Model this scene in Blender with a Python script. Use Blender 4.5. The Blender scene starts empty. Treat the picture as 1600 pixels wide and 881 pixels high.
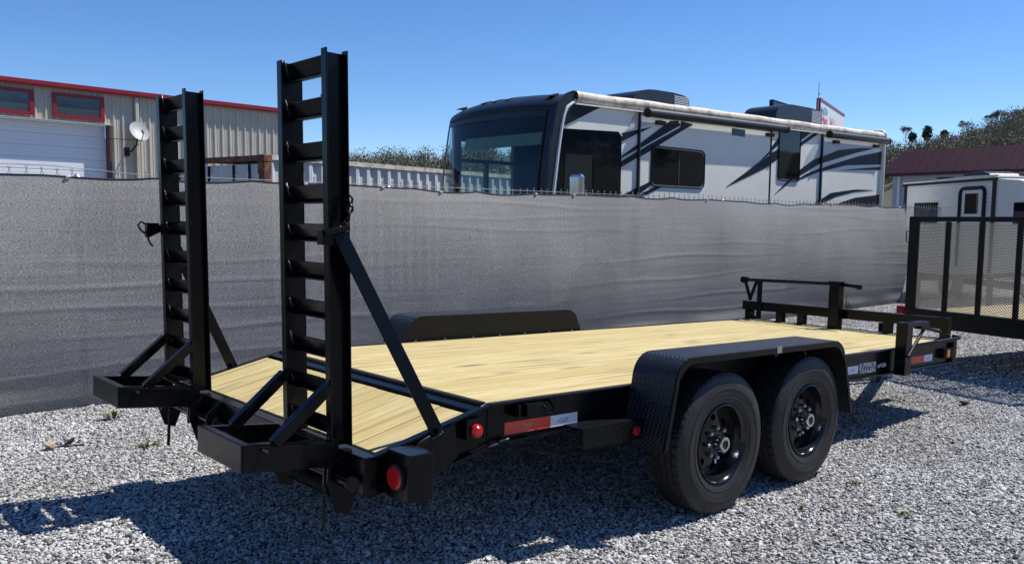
import bpy, bmesh, math, random
import numpy as np
from mathutils import Vector, Matrix
random.seed(7); rng = np.random.default_rng(7)
SC = bpy.context.scene
COL = SC.collection
PI = math.pi
rad = math.radians

# ------------------------------------------------------------------ camera
CAM = Vector((-2.42214, -3.91358, 1.57846))
YAW, PITCH, ROLL, FPX, PY = 0.8475652, -0.0956109, 0.0090686, 1337.965, 32.623
def cam_axes():
    cy, sy, cp, sp = math.cos(YAW), math.sin(YAW), math.cos(PITCH), math.sin(PITCH)
    f = Vector((cy*cp, sy*cp, sp)); r = Vector((sy, -cy, 0)); u = r.cross(f)
    cr, sr = math.cos(ROLL), math.sin(ROLL)
    return cr*r + sr*u, -sr*r + cr*u, f
CR, CU, CF = cam_axes()
cam = bpy.data.cameras.new('camera'); camo = bpy.data.objects.new('camera', cam); COL.objects.link(camo)
camo.matrix_world = Matrix(((CR.x, CU.x, -CF.x, CAM.x), (CR.y, CU.y, -CF.y, CAM.y), (CR.z, CU.z, -CF.z, CAM.z), (0, 0, 0, 1)))
cam.sensor_width = 36; cam.lens = 36*FPX/1600; cam.shift_y = PY/1600; cam.clip_end = 3000; cam.clip_start = 0.05
SC.camera = camo

# ------------------------------------------------------------------ light
SUN = Vector((0.62, -0.20, 1.0)).normalized()
EL = math.asin(SUN.z); AZ = math.atan2(SUN.x, SUN.y)
w = bpy.data.worlds.new('World'); SC.world = w; w.use_nodes = True
nt = w.node_tree; bg = nt.nodes['Background']
sky = nt.nodes.new('ShaderNodeTexSky'); sky.sky_type = 'NISHITA'; sky.sun_disc = False
sky.sun_elevation = EL; sky.sun_rotation = AZ
sky.altitude = 300; sky.air_density = 0.8; sky.dust_density = 0.05; sky.ozone_density = 4.0
hs = nt.nodes.new('ShaderNodeHueSaturation'); hs.inputs['Saturation'].default_value = 1.2; hs.inputs['Hue'].default_value = 0.506
nt.links.new(sky.outputs[0], hs.inputs['Color']); nt.links.new(hs.outputs[0], bg.inputs[0]); bg.inputs[1].default_value = 0.114
sl = bpy.data.lights.new('sun', 'SUN'); sl.energy = 5.0; sl.angle = rad(0.53); sl.color = (1, 0.96, 0.9)
slo = bpy.data.objects.new('sun', sl); COL.objects.link(slo)
slo.rotation_euler = SUN.to_track_quat('Z', 'Y').to_euler(); slo.location = (0, 0, 40)
SC.view_settings.view_transform = 'Standard'; SC.view_settings.look = 'None'
SC.view_settings.exposure = 0.38; SC.view_settings.gamma = 1.0

# ------------------------------------------------------------------ materials
class NT:
    def __init__(s, name):
        s.m = bpy.data.materials.new(name); s.m.use_nodes = True
        s.t = s.m.node_tree; s.b = s.t.nodes['Principled BSDF']; s.out = s.t.nodes['Material Output']
    def n(s, typ, **kw):
        n = s.t.nodes.new(typ)
        for k, v in kw.items():
            if k.startswith('i_'): n.inputs[int(k[2:])].default_value = v
            else: setattr(n, k, v)
        return n
    def l(s, a, b): s.t.links.new(a, b)
    def obj(s, scale=(1, 1, 1), rand=False):
        tc = s.n('ShaderNodeTexCoord'); mp = s.n('ShaderNodeMapping'); mp.inputs['Scale'].default_value = scale
        s.l(tc.outputs['Object'], mp.inputs[0])
        if rand:
            oi = s.n('ShaderNodeObjectInfo'); ml = s.n('ShaderNodeMath', operation='MULTIPLY'); ml.inputs[1].default_value = 37
            s.l(oi.outputs['Random'], ml.inputs[0]); s.l(ml.outputs[0], mp.inputs['Location'])
        return mp.outputs[0]
    def noise(s, vec, scale, detail=4, rough=.55, dist=0):
        n = s.n('ShaderNodeTexNoise'); n.inputs['Scale'].default_value = scale; n.inputs['Detail'].default_value = detail
        n.inputs['Roughness'].default_value = rough; n.inputs['Distortion'].default_value = dist
        s.l(vec, n.inputs['Vector']); return n.outputs[0]
    def ramp(s, fac, stops):
        r = s.n('ShaderNodeValToRGB'); e = r.color_ramp.elements
        while len(e) < len(stops): e.new(.5)
        for k, (p, c) in zip(e, stops):
            k.position = p; k.color = (*c, 1) if len(c) == 3 else c
        s.l(fac, r.inputs[0]); return r.outputs[0]
    def mix(s, fac, a, b, mode='MIX'):
        m = s.n('ShaderNodeMix', data_type='RGBA', blend_type=mode)
        for i, v in ((0, fac), (6, a), (7, b)):
            if hasattr(v, 'is_linked'): s.l(v, m.inputs[i])
            else: m.inputs[i].default_value = v if i == 0 else (*v, 1)
        return m.outputs[2]
    def bump(s, h, strength=.3, dist=.01):
        b = s.n('ShaderNodeBump'); b.inputs['Strength'].default_value = strength; b.inputs['Distance'].default_value = dist
        s.l(h, b.inputs['Height']); s.l(b.outputs[0], s.b.inputs['Normal'])
    def base(s, c):
        if hasattr(c, 'is_linked'): s.l(c, s.b.inputs['Base Color'])
        else: s.b.inputs['Base Color'].default_value = (*c, 1)
    def set(s, rough=None, metal=None, spec=None, coat=None):
        for k, v in (('Roughness', rough), ('Metallic', metal), ('Specular IOR Level', spec), ('Coat Weight', coat)):
            if v is None: continue
            if hasattr(v, 'is_linked'): s.l(v, s.b.inputs[k])
            else: s.b.inputs[k].default_value = v
def simple(name, col, rough=.5, metal=0, vary=.12, scale=9, bump=0, spec=.5):
    m = NT(name); v = m.obj()
    n = m.noise(v, scale, 5)
    lo = tuple(c*(1-vary) for c in col); hi = tuple(min(1, c*(1+vary)) for c in col)
    m.base(m.ramp(n, [(.3, lo), (.7, hi)])); m.set(rough, metal, spec)
    if bump: m.bump(m.noise(v, scale*8, 3), bump, .004)
    return m.m
def black_paint(name, col=(.0035, .0038, .0048), rough=.20, spec=.22):
    m = NT(name); v = m.obj()
    n = m.noise(v, 5, 6, .65); d = m.noise(v, 22, 3, .6)
    m.base(m.mix(m.ramp(n, [(.55, (0, 0, 0)), (.9, (.10, .10, .10))]), col, (.04, .036, .03)))
    m.set(m.ramp(d, [(.3, (rough*.85,)*3), (.75, (rough*1.3,)*3)]), 0, spec)
    m.bump(m.noise(v, 16, 3, .5), .05, .002)
    return m.m
M = {}
M['paint'] = black_paint('gloss_black_paint')
M['weld'] = black_paint('painted_weld', (.02, .02, .022), .12, .8)
M['paint_dull'] = black_paint('satin_black_paint', (.005, .0053, .006), .40, .25)
def mat_tread(name='black_tread_plate', c=(.008, .009, .012), bs=1):
    m = NT(name); v0 = m.obj((1, 1, 1)); sx = m.n('ShaderNodeSeparateXYZ'); m.l(v0, sx.inputs[0])
    ua = m.n('ShaderNodeMath', operation='SUBTRACT'); m.l(sx.outputs[0], ua.inputs[0]); m.l(sx.outputs[2], ua.inputs[1])
    va = m.n('ShaderNodeMath', operation='MULTIPLY_ADD'); m.l(sx.outputs[2], va.inputs[0]); va.inputs[1].default_value = .9; m.l(sx.outputs[1], va.inputs[2])
    cx = m.n('ShaderNodeCombineXYZ'); m.l(ua.outputs[0], cx.inputs[0]); m.l(va.outputs[0], cx.inputs[1]); v = cx.outputs[0]
    outs = []
    for ang in (45, -45):
        mp = m.n('ShaderNodeMapping'); mp.inputs['Rotation'].default_value = (0, 0, rad(ang)); mp.inputs['Scale'].default_value = (30, 30, 30)
        m.l(v, mp.inputs[0]); br = m.n('ShaderNodeTexBrick'); br.offset = .5
        br.inputs['Scale'].default_value = 1; br.inputs['Mortar Size'].default_value = .17; br.inputs['Mortar Smooth'].default_value = .6
        br.inputs['Brick Width'].default_value = 1.1; br.inputs['Row Height'].default_value = .55
        m.l(mp.outputs[0], br.inputs[0]); outs.append(br.outputs['Fac'])
    mm = m.n('ShaderNodeMath', operation='MULTIPLY'); m.l(outs[0], mm.inputs[0]); m.l(outs[1], mm.inputs[1])
    m.base(m.mix(mm.outputs[0], c, tuple(q*2.1 for q in c))); m.set(m.ramp(mm.outputs[0], [(.2, (.42,)*3), (.8, (.22,)*3)]), 0, .5*bs); m.bump(mm.outputs[0], bs*.8, .012)
    return m.m
M['tread'] = mat_tread()
M['tread_dim'] = mat_tread('shaded_step_tread_plate', (.003, .0034, .0045), .35)  # darker, flatter copy of the plate: the step's shade is put into its colour
def mat_wood():
    m = NT('yellow_pine_boards'); v = m.obj((1.1, 26, 26), True)
    g = m.noise(v, 1.5, 8, .66, .6); f = m.noise(m.obj((3, 60, 60), True), 1.5, 4, .7)
    v2 = m.obj((2.4, 10, 10), True); kn = m.n('ShaderNodeTexVoronoi'); kn.inputs['Scale'].default_value = .62; m.l(v2, kn.inputs['Vector'])
    col = m.ramp(g, [(.32, (.31, .205, .06)), (.43, (.48, .39, .165)), (.54, (.56, .485, .245)), (.70, (.60, .545, .32))])
    col = m.mix(m.ramp(f, [(.46, (0, 0, 0)), (.68, (.7, .7, .7))]), col, (.40, .265, .105))
    bl = m.noise(m.obj((.8, 6, 6), True), 1.2, 4, .6)
    col = m.mix(m.ramp(bl, [(.55, (0, 0, 0)), (.8, (.6, .6, .6))]), col, (.47, .37, .22))
    col = m.mix(m.ramp(kn.outputs['Distance'], [(.06, (.95, .95, .95)), (.10, (.6, .6, .6)), (.24, (0, 0, 0))]), col, (.14, .07, .025))
    st = m.noise(m.obj((1.0, 45, 45), True), 1.1, 3, .5)
    col = m.mix(m.ramp(st, [(.565, (0, 0, 0)), (.70, (.95, .95, .95))]), col, (.17, .10, .045))
    oi = m.n('ShaderNodeObjectInfo')
    col = m.mix(m.ramp(oi.outputs['Random'], [(0, (0, 0, 0)), (.5, (.12, .12, .12)), (1, (.75, .75, .75))]), col, (.45, .34, .135), 'MIX')
    m.base(col); m.set(.62, 0, .3); m.bump(g, .3, .004)
    return m.m
M['wood'] = mat_wood()
def mat_tyre():
    m = NT('tyre_rubber'); v = m.obj()
    n = m.noise(v, 14, 6, .6)
    m.base(m.ramp(n, [(.35, (.012, .012, .0125)), (.75, (.030, .029, .027))])); m.set(.55, 0, .45); m.bump(m.noise(v, 90, 3), .15, .002)
    return m.m
M['tyre'] = mat_tyre()
M['rim'] = simple('gloss_black_rim', (.008, .008, .010), .14, 0, .2)
M['chrome'] = simple('chrome', (.72, .72, .74), .14, 1, .05)
M['zinc'] = simple('zinc_metal', (.5, .5, .52), .35, 1, .1)
M['hole'] = simple('dark_void', (.004, .004, .004), .8, 0, .1)
M['red_lens'] = simple('red_lens', (.55, .012, .014), .12, 0, .15, 60)
M['dark_red_lens'] = simple('dark_red_lens', (.30, .01, .014), .12, 0, .15, 60)
M['amber'] = simple('amber_lens', (.75, .22, .03), .1, 0, .15, 60)
M['tape_red'] = simple('red_reflective_tape', (.78, .085, .05), .35, 0, .1, 40)
M['tape_white'] = simple('white_reflective_tape', (.80, .81, .86), .35, 0, .07, 40)
M['print_white'] = simple('white_print', (.75, .75, .75), .5, 0, .03)
M['print_pale'] = simple('pale_pink_print', (.62, .38, .36), .5, 0, .03)
M['print_red'] = simple('dull_red_print', (.35, .12, .14), .5, 0, .03)
M['rubber'] = simple('black_rubber', (.012, .012, .012), .6)
def mat_ground():
    m = NT('crushed_stone_ground'); v = m.obj()
    vo = m.n('ShaderNodeTexVoronoi'); vo.inputs['Scale'].default_value = 30; m.l(v, vo.inputs['Vector'])
    sp = m.n('ShaderNodeSeparateColor'); m.l(vo.outputs['Color'], sp.inputs[0])
    st = m.ramp(sp.outputs[0], [(0, (.16, .158, .155)), (.5, (.36, .355, .35)), (1, (.58, .575, .565))])
    gap = m.ramp(vo.outputs['Distance'], [(.3, (1, 1, 1)), (.7, (.12, .12, .12))])
    big = m.noise(v, .5, 5, .6)
    col = m.mix(1, st, gap, 'MULTIPLY'); col = m.mix(1, col, m.ramp(big, [(.3, (.82, .81, .79)), (.7, (1, 1, 1))]), 'MULTIPLY')
    m.base(col); m.set(.85, 0, .25)
    h = m.n('ShaderNodeMath', operation='SUBTRACT'); h.inputs[0].default_value = 1; m.l(vo.outputs['Distance'], h.inputs[1])
    m.bump(h.outputs[0], 1, .02)
    return m.m
M['ground'] = mat_ground()
def mat_stone():
    m = NT('limestone_gravel'); oi = m.n('ShaderNodeObjectInfo'); v = m.obj()
    c = m.ramp(oi.outputs['Random'], [(0, (.12, .119, .116)), (.2, (.30, .297, .29)), (.45, (.49, .485, .47)), (.75, (.65, .642, .62)), (1, (.78, .768, .735))])
    n = m.noise(v, 60, 4, .6)
    geo = m.n('ShaderNodeNewGeometry'); pn = m.noise(geo.outputs['Position'], .9, 5, .6)
    c = m.mix(1, c, m.ramp(pn, [(.34, (.74, .72, .69)), (.58, (1, 1, 1))]), 'MULTIPLY')
    m.base(m.mix(1, c, m.ramp(n, [(.3, (.72, .72, .74)), (.7, (1, 1, 1))]), 'MULTIPLY')); m.set(.8, 0, .3)
    return m.m
M['stone'] = mat_stone()
def mat_screen():
    m = NT('woven_privacy_mesh'); v = m.obj((1, 1, 1))
    fine = m.noise(m.obj((55, 1, 190)), 1, 2, .6); spk = m.noise(m.obj((120, 1, 120)), 1, 1, .5); fib = m.noise(m.obj((7, 1, 150)), 1, 3, .6)
    wr = m.noise(m.obj((.5, 1, 7)), 1.3, 5, .55, .5); big = m.noise(v, .9, 4, .5)
    col = m.ramp(fine, [(.3, (.10, .097, .092)), (.5, (.245, .238, .226)), (.72, (.59, .575, .545))])
    col = m.mix(m.ramp(spk, [(.5, (0, 0, 0)), (.75, (.8, .8, .8))]), col, (.38, .375, .37))
    col = m.mix(m.ramp(fib, [(.5, (0, 0, 0)), (.85, (.35, .35, .35))]), col, (.33, .325, .32))
    col = m.mix(1, col, m.ramp(big, [(.3, (.78, .78, .78)), (.7, (1, 1, 1))]), 'MULTIPLY')
    m.base(col); m.set(.7, 0, .25)
    a2 = m.n('ShaderNodeMath', operation='MULTIPLY_ADD'); m.l(fine, a2.inputs[0]); a2.inputs[1].default_value = .25; m.l(wr, a2.inputs[2])
    m.bump(a2.outputs[0], .36, .014)
    tr = m.n('ShaderNodeBsdfTransparent'); mx = m.n('ShaderNodeMixShader')
    f = m.ramp(m.noise(m.obj((160, 1, 160)), 1, 1), [(.42, (.01, .01, .01)), (.66, (.12, .12, .12))])
    m.l(f, mx.inputs[0]); m.l(m.b.outputs[0], mx.inputs[1]); m.l(tr.outputs[0], mx.inputs[2]); m.l(mx.outputs[0], m.out.inputs[0])
    return m.m
M['screen'] = mat_screen()
M['galv'] = simple('galvanised_wire', (.42, .43, .44), .4, .8, .15)
M['galv_dark'] = simple('weathered_wire', (.16, .165, .17), .6, .5, .15)
M['hem'] = simple('black_hem_cloth', (.012, .012, .013), .8)
M['wall_beige'] = simple('beige_metal_siding', (.52, .475, .385), .5, 0, .07, 2)
M['red_trim'] = simple('red_metal_trim', (.27, .012, .022), .35, 0, .1, 3)
M['door_white'] = simple('white_door_steel', (.84, .85, .86), .45, 0, .04, 2)
M['door_brown'] = simple('brown_jamb', (.10, .045, .04), .5)
M['white'] = simple('white_paint', (.74, .74, .72), .4, 0, .05, 3)
def mat_glass(name, col, rough=.04, spec=.8):
    m = NT(name); m.base(col); m.set(rough, 0, spec)
    v = m.obj(); m.bump(m.noise(v, 1.5, 2), .04, .02)
    return m.m
M['glass'] = mat_glass('tinted_glass', (.003, .005, .009), .03, .26)
M['glass_grey'] = mat_glass('grey_window_glass', (.05, .065, .075), .06)
M['glass_mid'] = mat_glass('smoked_glass', (.018, .024, .028), .05, .3)
def mat_screen_glass():
    m = NT('windshield_glass'); tr = m.n('ShaderNodeBsdfTransparent'); tr.inputs[0].default_value = (.42, .58, .55, 1)
    gl = m.n('ShaderNodeBsdfGlossy'); gl.inputs['Roughness'].default_value = .02; gl.inputs[0].default_value = (1, 1, 1, 1)
    fr = m.n('ShaderNodeFresnel'); fr.inputs[0].default_value = 1.5; mx = m.n('ShaderNodeMixShader')
    m.l(fr.outputs[0], mx.inputs[0]); m.l(tr.outputs[0], mx.inputs[1]); m.l(gl.outputs[0], mx.inputs[2]); m.l(mx.outputs[0], m.out.inputs[0])
    return m.m
M['wind'] = mat_screen_glass()
M['rv_body'] = simple('pale_grey_fibreglass', (.79, .775, .70), .25, 0, .03, 2, 0, .35)
M['rv_dark'] = simple('charcoal_gelcoat', (.014, .015, .018), .3, 0, .12, 4)
M['rv_stripe'] = simple('navy_charcoal_decal', (.009, .010, .016), .4, 0, .1, 4, 0, .18)
M['rv_grey'] = simple('mid_grey_decal', (.47, .48, .50), .25, 0, .05, 4)
M['rv_in'] = simple('dark_interior', (.03, .035, .04), .7)
M['visor'] = simple('pale_green_shade', (.72, .76, .60), .7)
M['seat'] = simple('grey_seat_cloth', (.25, .28, .3), .8)
def mat_mildew():
    m = NT('mildewed_cream_roof_edge'); v = m.obj((1, 1, 1)); n = m.noise(v, 5, 8, .72); n2 = m.noise(m.obj((8, 2, 1)), 4, 5, .7)
    c = m.ramp(n, [(.38, (.30, .25, .19)), (.52, (.58, .53, .44)), (.68, (.72, .68, .6))])
    m.base(m.mix(m.ramp(n2, [(.55, (0, 0, 0)), (.7, (.7, .7, .7))]), c, (.2, .16, .12))); m.set(.6)
    return m.m
M['mildew'] = mat_mildew()
M['awning'] = simple('black_awning_vinyl', (.014, .015, .017), .5)
M['cont_white'] = simple('chalky_white_steel', (.52, .53, .53), .6, 0, .12, 3)
def mat_rust():
    m = NT('rusty_steel'); v = m.obj(); n = m.noise(v, 7, 8, .7)
    m.base(m.ramp(n, [(.32, (.03, .016, .012)), (.48, (.12, .048, .022)), (.62, (.24, .105, .05)), (.78, (.36, .28, .22))])); m.set(.8); m.bump(n, .3, .01)
    return m.m
M['rust'] = mat_rust()
M['maroon'] = simple('maroon_metal_roof', (.062, .009, .020), .6, 0, .12, 1)
M['wall_grey'] = simple('pale_block_wall', (.42, .42, .44), .7, 0, .06, 2)
M['dish'] = simple('grey_dish_enamel', (.30, .31, .32), .5)
M['sign_red'] = simple('faded_red_print', (.55, .09, .10), .5)
M['sign_blue'] = simple('blue_print', (.18, .42, .62), .5)
M['sign_green'] = simple('dull_green_print', (.12, .2, .14), .5)
M['tan_print'] = simple('tan_print', (.28, .22, .14), .6)
M['bark'] = simple('grey_brown_bark', (.13, .105, .085), .9, 0, .25, 3)
M['leaf_dry'] = simple('dry_tan_leaf', (.42, .33, .2), .8, 0, .2, 30)
M['weed'] = simple('weed_green', (.09, .13, .035), .6, 0, .3, 30)
def mat_foliage(name, a, b, sc=.12):
    m = NT(name); v = m.obj(); n = m.noise(v, sc, 4, .6); m.base(m.ramp(n, [(.32, a), (.68, b)])); m.set(.85, 0, .2); return m.m
M['woods_l'] = mat_foliage('budding_woods', (.20, .175, .14), (.165, .175, .10), .2)
M['woods_r'] = mat_foliage('spring_woods', (.22, .18, .155), (.19, .195, .10), .2)
M['evergreen'] = mat_foliage('evergreen_needles', (.035, .055, .030), (.06, .09, .045), .8)
M['hill'] = mat_foliage('wooded_hillside', (.085, .075, .055), (.06, .075, .035), .05)

# ------------------------------------------------------------------ mesh helpers
class MB:
    def __init__(s): s.v = []; s.f = []; s.smooth = False
    def add(s, vs, fs):
        o = len(s.v); s.v += [tuple(v) for v in vs]; s.f += [tuple(i+o for i in f) for f in fs]; return s
    def box(s, x0, x1, y0, y1, z0, z1):
        return s.add([(x, y, z) for x in (x0, x1) for y in (y0, y1) for z in (z0, z1)],
                     [(0, 1, 3, 2), (4, 6, 7, 5), (0, 4, 5, 1), (2, 3, 7, 6), (0, 2, 6, 4), (1, 5, 7, 3)])
    def bar(s, p0, p1, a, b, up=(0, 0, 1)):
        p0, p1 = Vector(p0), Vector(p1); d = (p1-p0).normalized(); up = Vector(up)
        if abs(d.dot(up)) > .98: up = Vector((1, 0, 0))
        x = d.cross(up).normalized(); y = x.cross(d)
        vs = [p + x*sx*a/2 + y*sy*b/2 for p in (p0, p1) for sx, sy in ((-1, -1), (1, -1), (1, 1), (-1, 1))]
        return s.add(vs, [(3, 2, 1, 0), (4, 5, 6, 7), (0, 1, 5, 4), (1, 2, 6, 5), (2, 3, 7, 6), (3, 0, 4, 7)])
    def cyl(s, p0, p1, r, n=16, r1=None, cap=True):
        p0, p1 = Vector(p0), Vector(p1); d = (p1-p0).normalized(); up = Vector((0, 0, 1)) if abs(d.z) < .9 else Vector((1, 0, 0))
        x = d.cross(up).normalized(); y = d.cross(x); r1 = r if r1 is None else r1
        vs = [p + (x*math.cos(2*PI*i/n) + y*math.sin(2*PI*i/n))*q for p, q in ((p0, r), (p1, r1)) for i in range(n)]
        fs = [(i, (i+1) % n, n+(i+1) % n, n+i) for i in range(n)]
        if cap: fs += [tuple(range(n-1, -1, -1)), tuple(range(n, 2*n))]
        return s.add(vs, fs)
    def tube(s, pts, r, n=8, closed=False):
        pts = [Vector(p) for p in pts]; L = len(pts); vs = []; prev = None
        for i, p in enumerate(pts):
            a = pts[i-1] if (i or closed) else p; b = pts[(i+1) % L] if (i < L-1 or closed) else p
            d = (b-a).normalized()
            if prev is None: prev = d.cross(Vector((0, 0, 1))) if abs(d.z) < .9 else d.cross(Vector((1, 0, 0)))
            x = (prev - d*prev.dot(d)).normalized(); prev = x; y = d.cross(x)
            vs += [p + (x*math.cos(2*PI*k/n) + y*math.sin(2*PI*k/n))*r for k in range(n)]
        fs = []
        for i in range(L if closed else L-1):
            j = (i+1) % L
            fs += [(i*n+k, i*n+(k+1) % n, j*n+(k+1) % n, j*n+k) for k in range(n)]
        if not closed: fs += [tuple(range(n-1, -1, -1)), tuple(range((L-1)*n, L*n))]
        return s.add(vs, fs)
    def prism(s, poly, axis, a0, a1):
        def P(u, v, a): return {'x': (a, u, v), 'y': (u, a, v), 'z': (u, v, a)}[axis]
        n = len(poly); vs = [P(u, v, a) for a in (a0, a1) for u, v in poly]
        return s.add(vs, [tuple(range(n-1, -1, -1)), tuple(range(n, 2*n))] + [(i, (i+1) % n, n+(i+1) % n, n+i) for i in range(n)])
    def sheet(s, poly, axis, a0, a1, t):          # open profile swept along an axis with thickness
        n = len(poly); out = []
        for i in range(n):
            a = Vector(poly[max(i-1, 0)]); b = Vector(poly[min(i+1, n-1)]); d = (b-a).normalized(); out.append((poly[i][0]-d.y*t, poly[i][1]+d.x*t))
        return s.prism(list(poly)+out[::-1], axis, a0, a1) if False else s._strip(poly, out, axis, a0, a1)
    def _strip(s, A, B, axis, a0, a1):
        def P(u, v, a): return {'x': (a, u, v), 'y': (u, a, v), 'z': (u, v, a)}[axis]
        n = len(A); vs = []
        for i in range(n): vs += [P(*A[i], a0), P(*A[i], a1), P(*B[i], a1), P(*B[i], a0)]
        fs = [(0, 3, 2, 1), (4*n-4, 4*n-3, 4*n-2, 4*n-1)]
        for i in range(n-1):
            o = 4*i; q = o+4
            for k in range(4): fs.append((o+k, o+(k+1) % 4, q+(k+1) % 4, q+k))
        return s.add(vs, fs)
    def lathe(s, prof, n=48, rf=None):            # profile (r, y) about the y axis
        m = len(prof); vs = []
        for i in range(n):
            t = 2*PI*i/n
            for j, (r, y) in enumerate(prof):
                rr = r if rf is None else rf(r, j, i); vs.append((rr*math.cos(t), y, rr*math.sin(t)))
        fs = [(i*m+j, i*m+j+1, ((i+1) % n)*m+j+1, ((i+1) % n)*m+j) for i in range(n) for j in range(m-1)]
        return s.add(vs, fs)
    def mesh(s, name, mat, smooth=None):
        me = bpy.data.meshes.new(name); me.from_pydata(s.v, [], s.f); me.materials.append(mat)
        bm = bmesh.new(); bm.from_mesh(me); bmesh.ops.recalc_face_normals(bm, faces=bm.faces); bm.to_mesh(me); bm.free()
        if smooth is not None:
            me.shade_smooth(); me.set_sharp_from_angle(angle=rad(smooth))
        return me
def link(name, me, parent=None, loc=None):
    o = bpy.data.objects.new(name, me); COL.objects.link(o)
    if parent: o.parent = parent
    if loc is not None: o.location = loc
    return o
def put(name, mb, mat, parent=None, smooth=None, bev=0, loc=None, seg=2):
    o = link(name, mb.mesh(name, mat, smooth), parent, loc)
    if bev:
        b = o.modifiers.new('bevel', 'BEVEL'); b.width = bev; b.segments = seg; b.limit_method = 'ANGLE'; b.angle_limit = rad(40); b.harden_normals = False
    return o
def box(*a): return MB().box(*a)
def empty(name, loc=(0, 0, 0), rot=(0, 0, 0)):
    o = bpy.data.objects.new(name, None); COL.objects.link(o); o.location = loc; o.rotation_euler = rot; return o
def tag(o, label=None, cat=None, group=None, kind=None):
    for k, v in (('label', label), ('category', cat), ('group', group), ('kind', kind)):
        if v: o[k] = v
    return o
def dup(o, parent=None, loc=None):
    c = o.copy(); COL.objects.link(c)
    if parent: c.parent = parent
    if loc is not None: c.location = loc
    return c
def tree_copy(o, parent, off):
    c = dup(o, parent); c.location = Vector(o.location)+Vector(off)
    for ch in o.children: dup(ch, c)
    return c
def text_mesh(name, body, size, mat, ext=.0006, sx=1, align='LEFT'):
    cu = bpy.data.curves.new(name, 'FONT'); cu.body = body; cu.size = size; cu.extrude = ext; cu.align_x = align; cu.offset = size*.02; cu.resolution_u = 3
    t = bpy.data.objects.new(name+'_tmp', cu); COL.objects.link(t)
    bpy.context.view_layer.update()
    me = bpy.data.meshes.new_from_object(t.evaluated_get(bpy.context.evaluated_depsgraph_get()))
    COL.objects.unlink(t); bpy.data.objects.remove(t)
    me.materials.clear(); me.materials.append(mat); me.name = name
    if sx != 1:
        for v in me.vertices: v.co.x *= sx
    return me
def pix(x, y, depth):
    return CAM + (CF + CR*((x-800)/FPX) - CU*((y-440.5-PY)/FPX))*depth
def pix_z(x, y, z):
    d = CF + CR*((x-800)/FPX) - CU*((y-440.5-PY)/FPX); return CAM + d*((z-CAM.z)/d.z)

# ------------------------------------------------------------------ setting: ground, hills
def ground():
    xs = sorted(set(list(np.linspace(-60, 60, 25)) + [-900, -400, -150, 150, 400, 900]))
    vs = [(x, y, 0) for x in xs for y in xs]; n = len(xs)
    fs = [(i*n+j, (i+1)*n+j, (i+1)*n+j+1, i*n+j+1) for i in range(n-1) for j in range(n-1)]
    o = put('ground', MB().add(vs, fs), M['ground']); tag(o, 'pale grey crushed stone yard', kind='structure')
ground()
RIDGE = [(-180, 24), (-120, 27), (-60, 26), (-30, 22), (0, 17), (17, 22), (18.5, 21.5), (20.4, 18.3), (23, 15.5), (24.5, 14.2), (26.2, 12.8), (32, 12), (40, 16), (50, 15), (53.5, 10.3), (56.2, 10.6), (59.3, 9), (70, 11), (100, 12), (150, 18), (180, 24)]
def ridge(az): return float(np.interp(az, [a for a, _ in RIDGE], [b for _, b in RIDGE]))
def hill_z(az, r):
    t = min(1, max(0, (r-95)/150)); t = t*t*(3-2*t)
    return ridge(az)*t + (0 if r < 250 else -(r-250)*.02)
def hills():
    az = np.linspace(-180, 180, 241); rr = [95, 115, 135, 155, 175, 195, 215, 235, 250, 300, 380, 500]
    vs = []
    for a in az:
        for r in rr:
            vs.append((CAM.x+r*math.cos(rad(a)), CAM.y+r*math.sin(rad(a)), hill_z(a, r)+(.8*math.sin(a*3.1+r*.05) if 95 < r else -.3)))
    n = len(rr)
    fs = [(i*n+j, (i+1)*n+j, (i+1)*n+j+1, i*n+j+1) for i in range(len(az)-1) for j in range(n-1)]
    o = put('hills', MB().add(vs, fs), M['hill'], smooth=180); tag(o, 'low wooded hills along the horizon', kind='structure')
hills()
def quad_cloud(mb, c, rx, rz, n, sz, vert=False):
    for _ in range(n):
        d = rng.normal(size=3); d /= np.linalg.norm(d); q = rng.random()**.4
        p = np.array(c)+d*np.array([rx, rx, rz])*q
        a = rng.normal(size=3); a /= np.linalg.norm(a)
        if vert: a = np.array([a[0]*.35, a[1]*.35, 1.0])
        b = np.cross(a, rng.normal(size=3)); b /= np.linalg.norm(b); s = sz*(.5+rng.random())
        mb.add([p-a*s-b*s*.4, p+b*s*.5, p+a*s, p-b*s*.5], [(0, 1, 2, 3)])
def woods(name, az0, az1, count, mat, label, hmin, hmax):
    mb = MB()
    for _ in range(count):
        a = az0+(az1-az0)*rng.random(); r = 178+80*rng.random()**.8; h = hmin+(hmax-hmin)*rng.random()
        z = hill_z(a, r); x = CAM.x+r*math.cos(rad(a)); y = CAM.y+r*math.sin(rad(a))
        mb.bar((x, y, z-.5), (x+rng.normal()*.3, y, z+h*.8), .22, .22)
        quad_cloud(mb, (x, y, z+h*.55), h*.30, h*.45, 300 if -1 < az0 < 90 else 60, .19 if -1 < az0 < 90 else .5, rng.random() < .3)
    o = put(name, mb, mat); tag(o, label, 'woods', kind='stuff')
for k_, (q0, q1) in enumerate(((-180, -130), (-130, -80), (-80, -30))):
    woods('woods', q0, q1, 420, M['woods_l'], ('grey green wooded hillside behind the camera, far part', 'grey green wooded hillside behind the camera, middle part', 'grey green wooded hillside behind the camera, near part')[k_], 6, 11)
woods('woods', 50, 61, 300, M['woods_l'], 'grey green budding woods on the hill behind the white container', 6.5, 11)
woods('woods', 29, 50, 170, M['woods_l'], 'low wooded hill hidden behind the motorhome', 5, 8)
woods('woods', 61, 92, 200, M['woods_l'], 'low wooded hill hidden behind the shop building', 5, 8)
woods('woods', 15, 29, 420, M['woods_r'], 'brown and green spring woods on the hill above the maroon roof', 5, 8.5)

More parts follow.
